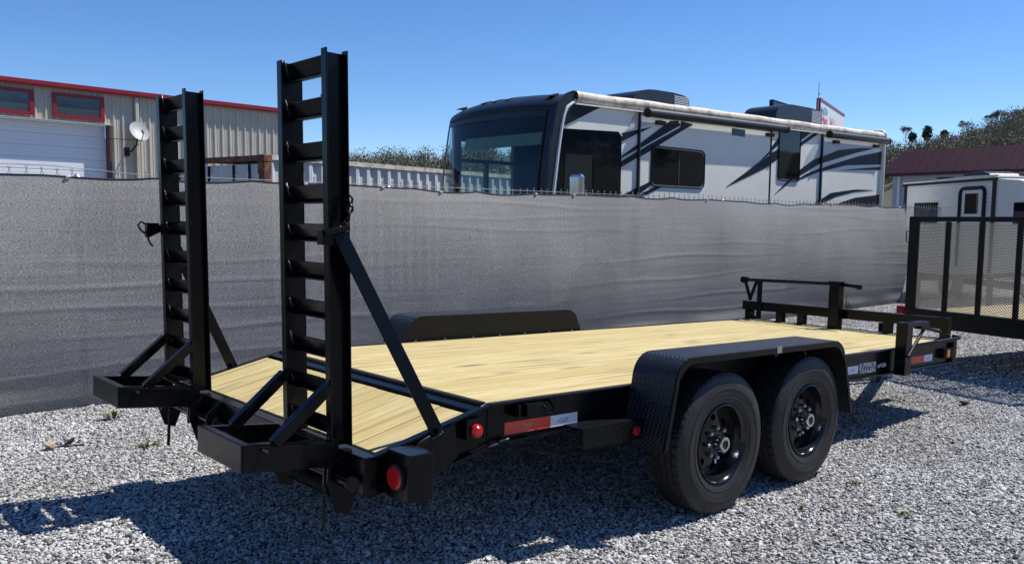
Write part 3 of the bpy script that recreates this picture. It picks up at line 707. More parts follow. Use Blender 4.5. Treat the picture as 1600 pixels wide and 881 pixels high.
# ------------------------------------------------------------------ fence with privacy mesh
def fence():
    t = empty('screened_fence', (0, 3.73, 0), (0, 0, .0077)); tag(t, 'chain link fence covered with grey woven privacy mesh behind the flatbed trailer', 'fence')
    X0, X1 = -7.0, 14.9; nx, nz = 420, 110; vs = []
    ties = np.arange(X0, X1+.9, .9)
    def topz(x):
        i = (x-X0)/.9; fr = i-math.floor(i); return 1.915-.028*4*fr*(1-fr)*(.6+.5*math.sin(i*1.7)) + .012*math.sin(x*1.1)
    WR = [(.32, .007, .3), (.55, .006, 1.4), (.80, .006, 2.9), (1.05, .007, 4.1), (1.24, .004, 5.2), (1.46, .005, .9), (1.66, .004, 3.3), (1.8, .006, 2.1)]
    for i in range(nx+1):
        x = X0+(X1-X0)*i/nx; tz = topz(x)
        for j in range(nz+1):
            q = j/nz; z = .01+(tz-.01)*q
            y = -.125*4*q*(1-q)*(1+.15*math.sin(x*.55)) + .018*math.sin(x*.9+q*2.2)*math.sin(q*PI)
            y += -.02*math.exp(-((q-.03)/.05)**2)*(1+.6*math.sin(x*3.1))
            for zc, am, ph in WR:                     # long slack folds, each its own sagging line
                zz = zc + .05*math.sin(x*.42+ph) + .02*math.sin(x*1.9+ph*3); k = max(0, .45+.75*math.sin(x*.8+ph*5))
                y += -.55*am*k*math.exp(-((z-zz)/.016)**2)
            vs.append((x, y, z))
    m = nz+1; fs = [(i*m+j, (i+1)*m+j, (i+1)*m+j+1, i*m+j+1) for i in range(nx) for j in range(nz)]
    put('privacy_mesh', MB().add(vs, fs), M['screen'], t, smooth=180)
    put('hem', MB().tube([(X0+(X1-X0)*i/300, .002, topz(X0+(X1-X0)*i/300)) for i in range(301)], .008, 6), M['hem'], t, smooth=80)
    put('top_wire', MB().tube([(X0, .03, 1.95), (-.6, .03, 1.985), (.1, .03, 1.94), (X1+10, .03, 1.93)], .0028, 5), M['galv_dark'], t)
    tw = MB(); x = X0
    while x < X1+10:
        h = .05+.02*rng.random(); z = 1.93 if x > X1 else topz(x)+.015; dx = .006*rng.normal()
        tw.bar((x-.022, .03, z-.03), (x+dx, .03, z+.022), .004, .004).bar((x+.022, .03, z-.03), (x+dx, .032, z+.022), .004, .004)
        tw.bar((x+dx, .03, z+.02), (x+dx-.009, .03, z+.02+h*.6), .0045, .0045).bar((x+dx, .032, z+.02), (x+dx+.009, .032, z+.02+h*.6), .0045, .0045)
        x += .115
    tag(put('wire_twist', tw, M['galv'], t), kind='stuff')
    dl = MB(); x = X1-2
    for sg in (1, -1):
        for k in range(150):
            a = X1-2.2+k*.08
            dl.bar((a, .03, .03), (a+sg*1.9, .03+.003*sg, 1.93), .004, .004)
    tag(put('chain_link', dl, M['galv'], t), kind='stuff')
    post = None
    for x in np.arange(X0+.5, X1+10, 3.05):
        me = post or MB().cyl((0, .08, 0), (0, .08, 1.9), .03, 10).cyl((0, .08, 1.9), (0, .08, 1.93), .036, 10, .01).mesh('post', M['galv'], 40); post = me
        link('post', me, t, (x, 0, 0))
    for px in (112, 480, 600, 690, 838, 897, 1105, 1300): 
        d = CF + CR*((px-800)/FPX); k = (3.72-CAM.y)/d.y; xx = CAM.x+d.x*k
        put('cable_tie', MB().box(xx-.009, xx+.012, -.022, -.007, topz(xx)-.009, topz(xx)+.012).box(xx+.013, xx+.034, -.018, -.008, topz(xx)-.004, topz(xx)+.007), M['white'], t, bev=.004)
fence()

# ------------------------------------------------------------------ flatbed trailer
TP = 0.0292213; XM = 1.87692; HD, LD, DD, DZ, WD = .7055, 5.09, .622, .1517, 1.027
def trailer():
    t = empty('flatbed_trailer', (XM+.39*(-math.sin(TP)) , 0, .39-.39*math.cos(TP)), (0, TP, 0))
    tag(t, 'black tandem axle flatbed trailer with new pine deck and two upright loading ramps', 'trailer')
    O = (-XM, 0, 0); P = M['paint']
    def pt(name, mb, mat=P, parent=t, smooth=None, bev=.003, loc=O): return put(name, mb, mat, parent, smooth, bev, loc if parent is t else None)
    # deck boards, main
    n = 11; y0 = -.982; bw = 1.964/n
    me = MB().box(-2.535, 2.535, -bw/2+.0024, bw/2-.0024, -.036, 0).mesh('deck_board', M['wood'])
    for k in range(n):
        o = link('deck_board', me, t, (-XM+2.54, y0+bw*(k+.5), HD-.004+.0012*((k*7) % 3-1)))
        b = o.modifiers.new('bevel', 'BEVEL'); b.width = .003; b.segments = 1
    slope = math.atan2(DZ, DD); Ld = math.hypot(DD, DZ)
    me = MB().box(-(Ld-.165)/2, (Ld-.165)/2, -bw/2+.0024, bw/2-.0024, -.036, 0).mesh('dovetail_board', M['wood'])
    for k in range(n):
        o = link('dovetail_board', me, t, (-XM-.345, y0+bw*(k+.5), HD-.345*DZ/DD-.006+.001*((k*5) % 3-1))); o.rotation_euler = (0, -slope, 0)
        b = o.modifiers.new('bevel', 'BEVEL'); b.width = .003; b.segments = 1
    # side rails: channels opening outward
    for s in (-1, 1):
        y = lambda a, b: (s*a, s*b) if s > 0 else (s*b, s*a)
        a, b = y(.985, .997); c, d = y(.985, WD)
        mb = MB().box(0.002, LD, a, b, .527, .6935).box(0.002, LD, c, d, .6936, HD).box(0.002, LD, c, d, .515, .5269)
        pt('side_rail', mb)
        mb = MB().prism([(0, .6934), (0, .512), (-DD, .40), (-DD, HD-DZ-.012)], 'y', a, b)
        mb.prism([(0, HD), (0, .6936), (-DD, HD-DZ-.0118), (-DD, HD-DZ)], 'y', c, d).prism([(0, .5118), (0, .4998), (-DD, .388), (-DD, .3998)], 'y', c, d)
        pt('dovetail_rail', mb)
    pt('break_bar', MB().box(-.034, .002, -.984, .984, .62, HD+.004).prism([(-.0345, HD-.020), (-.0345, HD-.010), (-.088, HD-.0235), (-.088, HD-.030)], 'y', -.984, .984), bev=.004)
    pt('rear_crossmember', MB().box(-.66, -.594, -WD, WD, .40, HD-DZ+.004), bev=.004)
    pt('front_crossmember', MB().box(LD-.02, LD+.05, -WD, WD, .515, HD+.002), bev=.004)
    for k in range(12): pt('crossmember', box(.2+k*.41, .24+k*.41, -.984, .984, .59, .664), bev=0)
    for s in (-1, 1): pt('frame_beam', box(-.1, LD+.3, s*.55-.04, s*.55+.04, .44, .588), bev=0)
    # tongue
    pt('tongue', MB().bar((LD-.4, .6, .5), (LD+1.15, .03, .5), .08, .13).bar((LD-.4, -.6, .5), (LD+1.15, -.03, .5), .08, .13))
    pt('coupler', MB().box(LD+1.1, LD+1.4, -.05, .05, .48, .58).cyl((LD+1.4, 0, .46), (LD+1.4, 0, .57), .06, 14), bev=.01)
    pt('jack', MB().cyl((LD+.85, .0, .16), (LD+.85, .0, .72), .03, 12).box(LD+.77, LD+.93, -.08, .08, .02, .03).cyl((LD+.85, 0, .03), (LD+.85, 0, .3), .022, 12), bev=0)
    # axles, springs
    for x in (1.434, 2.319): pt('axle', MB().cyl((x, -1.0, .37), (x, 1.0, .37), .04, 14), bev=0, smooth=40)
    for s in (-1, 1):
        pt('spring', MB().tube([(.95, s*.95, .5), (1.43, s*.95, .43), (1.85, s*.95, .5), (1.9, s*.95, .5), (2.32, s*.95, .43), (2.8, s*.95, .5)], .025, 6), bev=0)
    # wheels ------------------------------------------------------------
    N = 240; rows = [-.086, -.079, -.058, -.051, -.026, -.020, .020, .026, .051, .058, .079, .086]
    prof = [(.205, -.085), (.222, -.100), (.25, -.110), (.30, -.115), (.335, -.112), (.352, -.105), (.370, -.100), (.378, -.095)]
    rr = []
    for i, yv in enumerate(rows):
        groove = i in (2, 3, 4, 5, 6, 7, 8, 9)
        rr.append((.390-.006*(abs(yv)/.086)**2, yv))
    tread = []
    for a, b in ((-.090, -.060), (-.054, -.026), (-.020, .020), (.026, .054), (.060, .090)):
        tread += [(.379, a-.0008), (.3895-.004*(abs(a)/.09)**2, a), (.3895-.004*(abs((a+b)/2)/.09)**2, (a+b)/2), (.3895-.004*(abs(b)/.09)**2, b), (.379, b+.0008)]
    prof = prof + tread + [(r, -y) for r, y in prof[::-1]]; n0 = 8; nt_ = len(tread)
    def rf(r, j, i):
        k = j-n0
        if 0 <= k < nt_:
            rib = k//5; ph = (i+rib*2) % 5
            if k % 5 in (1, 2, 3) and ((rib in (0, 4) and ph == 0) or (rib in (1, 3) and ph in (0,) and k % 5 != (3 if rib == 1 else 1))): return r-.007
        if j in (6, 7) or j in (len(prof)-7, len(prof)-8):
            return r-(.004 if i % 4 == 0 else 0)
        if j in (3, len(prof)-4) : return r
        return r
    tyre_me = MB().lathe(prof, N, rf).lathe([(.305, -.1165), (.308, -.118), (.311, -.1165)], 96).lathe([(.252, -.1115), (.256, -.1135), (.260, -.1125)], 96).mesh('tyre', M['tyre'], 28)
    # rim: barrel + dished disc with eight round holes
    rim = MB().lathe([(.212, -.098), (.217, -.103), (.210, -.108), (.203, -.100), (.196, -.085), (.193, -.06), (.186, -.05), (.182, -.02), (.180, .03), (.2, .08), (.205, .095)], 72)
    def dz(r): return -.030+.012*math.cos(min(1, r/.16)*PI) if r > .07 else -.042
    def dz(r): return -.052 if r < .062 else (-.030 if r > .165 else -.052+.022*(r-.062)/.103)
    rin, rout, hr, hc = .05, .1815, .021, .137
    for s_ in range(8):
        a0, a1 = s_*PI/4, (s_+1)*PI/4; am = (a0+a1)/2; hx, hz = hc*math.cos(am), hc*math.sin(am); K = 40; inner = []; outer = []
        for k in range(K):
            an = am+2*PI*k/K; dx, dz_ = math.cos(an), math.sin(an); best = 9
            inner.append((hx+dx*hr, hz+dz_*hr))
            lo, hi = hr, .2
            for _ in range(30):
                mid = (lo+hi)/2; x, z = hx+dx*mid, hz+dz_*mid; r = math.hypot(x, z); a = (math.atan2(z, x)-am+PI) % (2*PI)-PI
                if rin < r < rout and abs(a) < PI/8: lo = mid
                else: hi = mid
            outer.append((hx+dx*lo, hz+dz_*lo))
        vs = [(x, dz(math.hypot(x, z)), z) for x, z in inner]+[(x, dz(math.hypot(x, z)), z) for x, z in outer]+[(x, dz(math.hypot(x, z))+.012, z) for x, z in inner]
        rim.add(vs, [(k, (k+1) % K, K+(k+1) % K, K+k) for k in range(K)]+[(k, (k+1) % K, 2*K+(k+1) % K, 2*K+k) for k in range(K)])
    rim.lathe([(.001, -.055), (.062, -.055), (.064, -.050)], 40).lathe([(.001, .03), (.18, .03)], 40)
    rim_me = rim.mesh('wheel', M['rim'], 35)
    hub_me = MB().lathe([(.043, -.05), (.043, -.112), (.040, -.120), (.027, -.120), (.025, -.110), (.0005, -.110)], 28).mesh('hub_cap', M['chrome'], 40)
    pl_me = MB().lathe([(.021, -.112), (.019, -.116), (.0005, -.114)], 20).mesh('hub_plug', M['rubber'], 40)
    nut = MB().cyl((0, -.05, 0), (0, -.072, 0), .0125, 6).cyl((0, -.072, 0), (0, -.080, 0), .010, 8, .006)
    nut_me = nut.mesh('lug_nut', M['zinc'])
    st_me = MB().box(.07, .105, -.049, -.0475, -.006, .008).mesh('wheel_sticker', M['print_white'])
    for side in (-1, 1):
        for q, x in enumerate((1.434, 2.319)):
            wz = .39+(x-XM)*math.sin(TP)
            wh = link('wheel', rim_me, t, (x-XM, side*1.172, wz))
            if side > 0: wh.rotation_euler = (0, 0, PI)
            else: wh.rotation_euler = (0, (.35, 1.25)[q], 0)
            link('tyre', tyre_me, wh); link('hub_cap', hub_me, wh); link('hub_plug', pl_me, wh)
            for k in range(8): link('lug_nut', nut_me, wh, (.082*math.cos(k*PI/4+.4), 0, .082*math.sin(k*PI/4+.4)))
            if side < 0:
                o = link('wheel_sticker', st_me, wh, (0, -.001, -.02)); o.rotation_euler = (0, rad(75)-wh.rotation_euler.y, 0)
    # fenders -----------------------------------------------------------
    def arc(c, r, a0, a1, n=7): return [(c[0]+r*math.cos(a), c[1]+r*math.sin(a)) for a in np.linspace(a0, a1, n)]
    fp = [(.885, .41), (.955, .735)] + arc((1.085, .745), .128, rad(166), rad(92)) + arc((2.535, .745), .128, rad(88), rad(16)) + [(2.685, .735), (2.795, .40)]
    for s in (-1, 1):
        a, b = (1.03*s, 1.305*s) if s > 0 else (1.305*s, 1.03*s)
        f = pt('fender', MB().sheet(fp, 'y', a, b, .005), M['tread'], smooth=35, bev=0)
        lip = [(x, z) for x, z in fp]; c = [(1.84+(x-1.84)*.972, z-.03 if z > .8 else z) for x, z in fp]
        o1, o2 = (1.3052*s, 1.3122*s) if s > 0 else (1.3122*s, 1.3052*s)
        put('fender_lip', MB()._strip(lip, c, 'y', o1, o2), P, f, 35)
        wl = [(.93, .60)] + [(x, z) for x, z in fp if z > .5] + [(2.72, .60)]
        i1, i2 = (1.0275*s, 1.0298*s) if s > 0 else (1.0298*s, 1.0275*s)
        put('fender_wall', MB().prism(wl, 'y', i1, i2), M['paint_dull'], f)
        put('fender_brace', MB().bar((1.877, s*1.03, .80), (1.877, s*1.30, .84), .03, .03), P, f)
        put('clip', box(1.86, 1.91, min(s*1.313, s*1.316), max(s*1.313, s*1.316), .845, .885), M['zinc'], f)
    for k in range(9):
        pt('deck_screw', MB().cyl((.75+k*.26, 1.006, HD), (.75+k*.26, 1.006, HD+.006), .008, 8), M['zinc'], bev=0)
    # step plate at fender rear
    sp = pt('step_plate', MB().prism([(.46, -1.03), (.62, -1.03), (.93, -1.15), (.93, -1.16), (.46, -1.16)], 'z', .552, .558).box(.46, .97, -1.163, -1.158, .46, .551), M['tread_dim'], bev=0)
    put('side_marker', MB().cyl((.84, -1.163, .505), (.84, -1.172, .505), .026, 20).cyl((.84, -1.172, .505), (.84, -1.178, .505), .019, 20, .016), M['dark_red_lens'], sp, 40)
    # rear lights, markers, pockets
    for s in (-1, 1):
        a, b = (1.03*s, 1.19*s) if s > 0 else (1.19*s, 1.03*s)
        bx = pt('tail_light_box', MB().box(-.555, -.43, a, b, .392, .585), bev=.006)
        yc = s*1.108
        put('light_rim', MB().lathe([(.052, .0), (.060, -.012), (.066, 0)], 32).mesh and MB().cyl((-.556, yc, .483), (-.566, yc, .483), .055, 32), M['rubber'], bx, 40)
        put('tail_light', MB().cyl((-.5665, yc, .483), (-.576, yc, .483), .047, 32, .041), M['red_lens'], bx, 40)
        pt('weld_spatter_plate', MB().prism([(-.418, .585), (-.22, .64), (-.2, .50), (-.418, .40)], 'y', s*1.03 if s > 0 else s*1.05, s*1.05 if s > 0 else s*1.03), P)
        m0, m1 = (s*1.0, s*1.04) if s > 0 else (s*1.04, s*1.0)
        mk = pt('marker_bracket', MB().box(-.15, -.055, m0, m1, .562, .652), bev=.004)
        put('marker_light', MB().cyl((-.098, s*1.041, .602), (-.098, s*1.054, .602), .030, 24).cyl((-.098, s*1.054, .602), (-.098, s*1.060, .602), .022, 24, .017), M['red_lens'], mk, 40)
        pt('stake_pocket', MB().box(.19, .29, s*1.06 if s < 0 else s*1.0, s*1.0 if s < 0 else s*1.06, .628, .690).box(.145, .16, s*1.05 if s < 0 else s*1.0, s*1.0 if s < 0 else s*1.05, .63, .69), bev=.004)
        pt('tie_loop', MB().tube([(.315, s*1.0, .685), (.315, s*1.045, .66), (.33, s*1.05, .63), (.36, s*1.05, .63), (.375, s*1.045, .66), (.375, s*1.0, .685)], .007, 6), bev=0)
    # reflective tape and lettering on near rail web (y=-.997)
    Y = -.9985
    def tape(x0, x1, z0, z1, mat, logo):
        o = pt('reflective_tape', box(x0, x1, Y, -.9972, z0, z1), M[mat], bev=0)
        cx, cz, k = (x0+x1)/2, (z0+z1)/2, (z1-z0)
        lg = MB().tube([(cx-.8*k, Y-.0004, cz-.08*k), (cx-.3*k, Y-.0004, cz-.16*k), (cx+.3*k, Y-.0004, cz-.13*k), (cx+.5*k, Y-.0004, cz+.2*k)], .0018, 4)
        for q in range(6): lg.box(cx-(.6-q*.2)*k, cx-(.6-q*.2)*k+.06*k, Y-.0006, Y-.0001, cz-.02*k, cz+(.12+.1*(q % 2))*k)
        put('logo', lg, M[logo], o)
    tape(.107, .40, .545, .603, 'tape_red', 'print_pale'); tape(.4005, .585, .545, .601, 'tape_white', 'print_red')
    tape(3.32, 3.475, .556, .612, 'tape_white', 'sign_blue'); tape(4.34, 4.58, .556, .612, 'tape_red', 'print_pale'); tape(4.5805, 4.73, .556, .612, 'tape_white', 'sign_blue')
    for body, x, z, sz, sx in (('SUPERIOR', 3.49, .590, .046, 1.28), ('TRAILERS', 3.49, .551, .046, 1.34), ('of GA', 3.775, .572, .042, 1.3)):
        o = link('lettering', text_mesh('lettering', body, sz, M['print_white'], .0006, sx), t, (x-XM, Y, z)); o.rotation_euler = (PI/2, 0, 0)
    fm = pt('front_marker_box', box(4.87, 5.085, -1.036, -.998, .565, .645), M['paint_dull'], bev=.004)
    put('amber_marker', MB().box(4.90, 4.945, -1.052, -1.037, .575, .64), M['amber'], fm, bev=.006)
    # support straps from ramp to deck side
    for s in (-1, 1):
        ya, yb = (-.86, -1.04) if s < 0 else (1.075, 1.04)
        st = MB().bar((-.69, ya, 1.45), (-.30, yb, .605), .062, .010, (0, 1, 0)); pt('support_strap', st, bev=.002)
        pt('strap_pin', MB().cyl((-.315, yb-.03, .632), (-.315, yb+.03, .632), .011, 10), bev=0)
    # ramps -------------------------------------------------------------
    def sh(mb):
        mb.v = [(x-.032*(z-.6), y, z) for x, y, z in mb.v]; return mb
    XI, XO, Y0, Y1 = -.603, -.703, -.845, -.42
    ramp = pt('ramp', MB().cyl((-.69, Y0-.02, .47), (-.69, Y1+.02, .47), .028, 14).box(-.73, -.664, Y0+.006, Y0+.02, .40, .60).box(-.73, -.664, Y1-.02, Y1-.006, .40, .60), bev=0)
    for s, yy in ((-1, Y0), (1, Y1)):
        w0, w1 = (yy+.034, yy+.041) if s < 0 else (yy-.041, yy-.034); f0, f1 = (yy, yy+.041) if s < 0 else (yy-.041, yy)
        r_ = MB().box(XO+.0071, XI-.0071, w0, w1, .566, 2.165).box(XO, XO+.007, f0, f1, .566, 2.175).box(XI-.007, XI, f0, f1, .566, 2.175)
        put('rail', sh(r_), P, ramp, bev=.002)
    for z in (2.161, 1.997, 1.820, 1.645, 1.485, 1.325, 1.165, 1.003, .842, .685):
        rg = MB().prism([(XO+.032, z), (XO+.062, z-.068), (XO+.062, z-.078), (XO+.025, z-.003)], 'y', Y0+.042, Y1-.042).prism([(XO+.0615, z-.071), (XO+.0615, z-.078), (XO+.036, z-.078), (XO+.036, z-.071)], 'y', Y0+.042, Y1-.042)
        put('rung', sh(rg), P, ramp, bev=.002)
    E_ = -1.09
    ff = MB().box(E_, E_+.009, Y0-.001, Y1+.001, .5215, .632).box(E_+.0091, E_+.045, Y0, Y1, .623, .632).box(E_+.0091, E_+.045, Y0+.0095, Y1-.0095, .522, .531)
    for yy, yy2 in ((Y0, Y0+.009), (Y1-.009, Y1)): ff.box(E_+.0091, XO-.003, yy, yy2, .522, .6228)
    ff.box(E_+.0455, XO-.003, Y0+.0091, Y0+.04, .6232, .632).box(E_+.0455, XO-.003, Y1-.04, Y1-.0091, .6232, .632).box(XO-.05, XO-.003, Y0+.042, Y1-.042, .6236, .632)
    ff.v = [(x, y, z-.03*(x-E_)/.36) for x, y, z in ff.v]
    put('foot_frame', ff, P, ramp, bev=.0025)
    for yy in (Y0+.02, Y1-.02): put('foot_brace', MB().bar((XO-.005, yy, .82), (-.945, yy, .615), .045, .045), P, ramp, bev=.004)
    wb = MB(); rs = np.random.default_rng(5)
    for k in range(7):
        c = Vector((0, .004*rs.normal()*.3, .009*k)); wb.lathe([(.0005, -.006), (.005, -.004), (.0065, 0), (.005, .004), (.0005, .006)], 8)
        n_ = 8*5; wb.v[-n_:] = [tuple(Vector(q)*(.8+.4*rs.random())+c) for q in wb.v[-n_:]]
    wb_me = wb.mesh('weld_bead', M['weld'], 60)
    for z in (2.161, 1.997, 1.820, 1.645, 1.485, 1.325, 1.165, 1.003, .842, .685):
        for yy, ry in ((Y1-.044, 0), (Y0+.044, 0)):
            o = link('weld_bead', wb_me, ramp, (XO+.034-.032*(z-.6), yy, z-.045)); o.rotation_euler = (.2*rs.normal(), -.35, 0)
    for q in ((XO-.004, Y0+.02, .56), (XO-.004, Y1-.02, .56), (XO-.012, Y0+.02, .79), (XO-.012, Y1-.02, .79), (-1.0, Y0+.02, .60), (-1.0, Y1-.02, .60)):
        o = link('weld_bead', wb_me, ramp, q); o.rotation_euler = (PI/2 if q[2] < .7 and q[0] < -.9 else .2, 0, 0)
    far = tree_copy(ramp, t, (0, 1.475, 0))
    for s in (-1, 1):
        for q, r_ in (((-.42, s*1.052, .40), (0, .3, 0)), ((-.42, s*1.052, .46), (0, .2, 0)), ((-.42, s*1.052, .52), (0, 0, 0)), ((-.40, s*1.035, .586), (0, 1.2, 0)), ((-.34, s*1.052, .60), (0, 1.2, 0)),
                     ((-.01, s*1.03, .515), (0, 1.5, 0)), ((.05, s*1.03, .53), (0, 1.5, 0))):
            o = link('weld_bead', wb_me, t, (q[0]-XM, q[1], q[2])); o.rotation_euler = r_
    # chains
    def chain(name, pts, parent, r=.0055):
        mb = MB(); P_ = [Vector(p) for p in pts]
        for i in range(len(P_)-1):
            a, b = P_[i], P_[i+1]; d = (b-a); L = d.length; d.normalize(); s_ = d.cross(Vector((.3, .5, .8)) if i % 2 else Vector((.8, -.5, .2))).normalized(); c = (a+b)/2
            mb.tube([c+d*math.cos(q)*L*.62+s_*math.sin(q)*.011 for q in np.linspace(0, 2*PI, 10, endpoint=False)], r, 5, True)
        put(name, mb, P, parent)
    chain('latch_chain', [(-.652, -.862, 1.585), (-.648, -.87, 1.56), (-.650, -.872, 1.535), (-.655, -.875, 1.51), (-.672, -.875, 1.49), (-.69, -.875, 1.475), (-.71, -.875, 1.46), (-.735, -.872, 1.44), (-.758, -.862, 1.43)], ramp)
    put('latch_pin', MB().cyl((-.77, -.88, 1.445), (-.66, -.88, 1.47), .016, 10).tube([(-.655, -.858, 1.585), (-.643, -.862, 1.60), (-.635, -.866, 1.588), (-.640, -.868, 1.56)], .005, 6).box(-.78, -.73, -.885, -.845, 1.40, 1.455), P, ramp)
    lp = MB().tube([(-.79, 1.10, 1.46), (-.815, 1.12, 1.475), (-.83, 1.12, 1.455), (-.82, 1.11, 1.43), (-.79, 1.09, 1.40), (-.78, 1.08, 1.36), (-.77, 1.06, 1.34)], .006, 6).box(-.80, -.735, 1.056, 1.10, 1.42, 1.47).cyl((-.80, 1.085, 1.40), (-.70, 1.085, 1.45), .02, 8)
    lp.v = [(x, y-1.475, z) for x, y, z in lp.v]; put('latch_pin', lp, P, far)
    # hinge rod, ears, spring
    pt('hinge_rod', MB().cyl((-.70, -1.0, .455), (-.70, 1.04, .455), .019, 12), M['zinc'] if False else P, bev=0, smooth=40)
    for yy in (-.885, -.38, .36, .585, 1.075):
        pt('hinge_ear', MB().prism([(-.66, .56), (-.74, .50), (-.745, .44), (-.70, .31), (-.64, .29), (-.595, .40)], 'y', yy-.006, yy+.006), bev=.002)
    pt('rod_knob', MB().cyl((-.70, .33, .455), (-.70, .30, .455), .028, 14).cyl((-.70, -1.0, .455), (-.70, -1.02, .455), .03, 14), M['paint_dull'], bev=0)
    hel = [(-.70+.030*math.cos(a), -.86+.34*a/(2*PI*14), .40+.030*math.sin(a)) for a in np.linspace(0, 2*PI*14, 14*12)]
    pt('coil_spring', MB().tube(hel, .006, 5), M['paint_dull'], bev=0, smooth=60)
    pt('drop_pin', MB().cyl((-.74, .87, .50), (-.75, .87, .235), .009, 8), bev=0)
    pt('drop_pin', MB().cyl((-.745, -.87, .36), (-.75, -.87, .24), .007, 8), bev=0)
    # bulkhead ----------------------------------------------------------
    X = 5.06
    pt('bulkhead_rail', MB().box(X-.006, X+.004, -.975, 1.03, .800, .888).box(X+.0041, X+.08, -.975, 1.03, .879, .888), bev=.002)
    for yy in (.97, .62, .39, -.45, -.94): pt('bulkhead_post', box(X+.006, X+.075, yy-.035, yy+.035, HD-.01, .878), bev=.003)
    pt('tall_post', box(X-.10, X-.012, -.045, .055, HD-.03, 1.135), bev=.004)
    pt('tall_post_cap', box(X-.106, X-.006, -.052, .062, 1.135, 1.142), bev=0)
    pt('ratchet_bar', MB().tube([(X-.03, 1.02, 1.10), (X-.03, -.02, 1.115), (X-.03, -.21, 1.10)], .017, 8).cyl((X-.03, -.18, 1.10), (X-.03, -.215, 1.10), .022, 10), bev=0, smooth=40)
    pt('ratchet_head', MB().cyl((X-.06, 1.0, 1.10), (X-.0, 1.0, 1.10), .034, 10).box(X-.05, X-.02, .97, 1.04, 1.08, 1.125), bev=0)
    pt('gusset', MB().bar((X-.02, 1.0, 1.09), (X-.02, .93, .9), .03, .012, (1, 0, 0)).bar((X-.02, .87, 1.09), (X-.02, .94, .9), .03, .012, (1, 0, 0)).bar((X-.02, .83, .72), (X-.02, .83, 1.09), .05, .012, (1, 0, 0)).bar((X-.02, .98, .80), (X-.02, .86, .72), .03, .012, (1, 0, 0)), bev=0)
    # fold-out bracket on near side
    pt('side_bracket', MB().box(3.97, 4.07, -1.115, -1.03, .51, .905).box(4.0701, 4.36, -1.11, -1.03, .872, .905), bev=.004)
    pt('bracket_arm', MB().tube([(4.0, -1.12, .655), (4.27, -1.11, .852)], .013, 8).tube([(4.28, -1.09, .86), (4.70, -1.06, .80)], .014, 8).box(4.20, 4.34, -1.125, -1.06, .850, .870), M['paint_dull'], bev=0, smooth=40)
    pt('corner_bar', MB().tube([(4.30, -1.045, .715), (4.75, -1.05, .722), (5.10, -1.06, .730), (5.16, -1.03, .732), (5.18, -.97, .73)], .012, 8), M['paint_dull'], bev=0, smooth=40)
trailer()

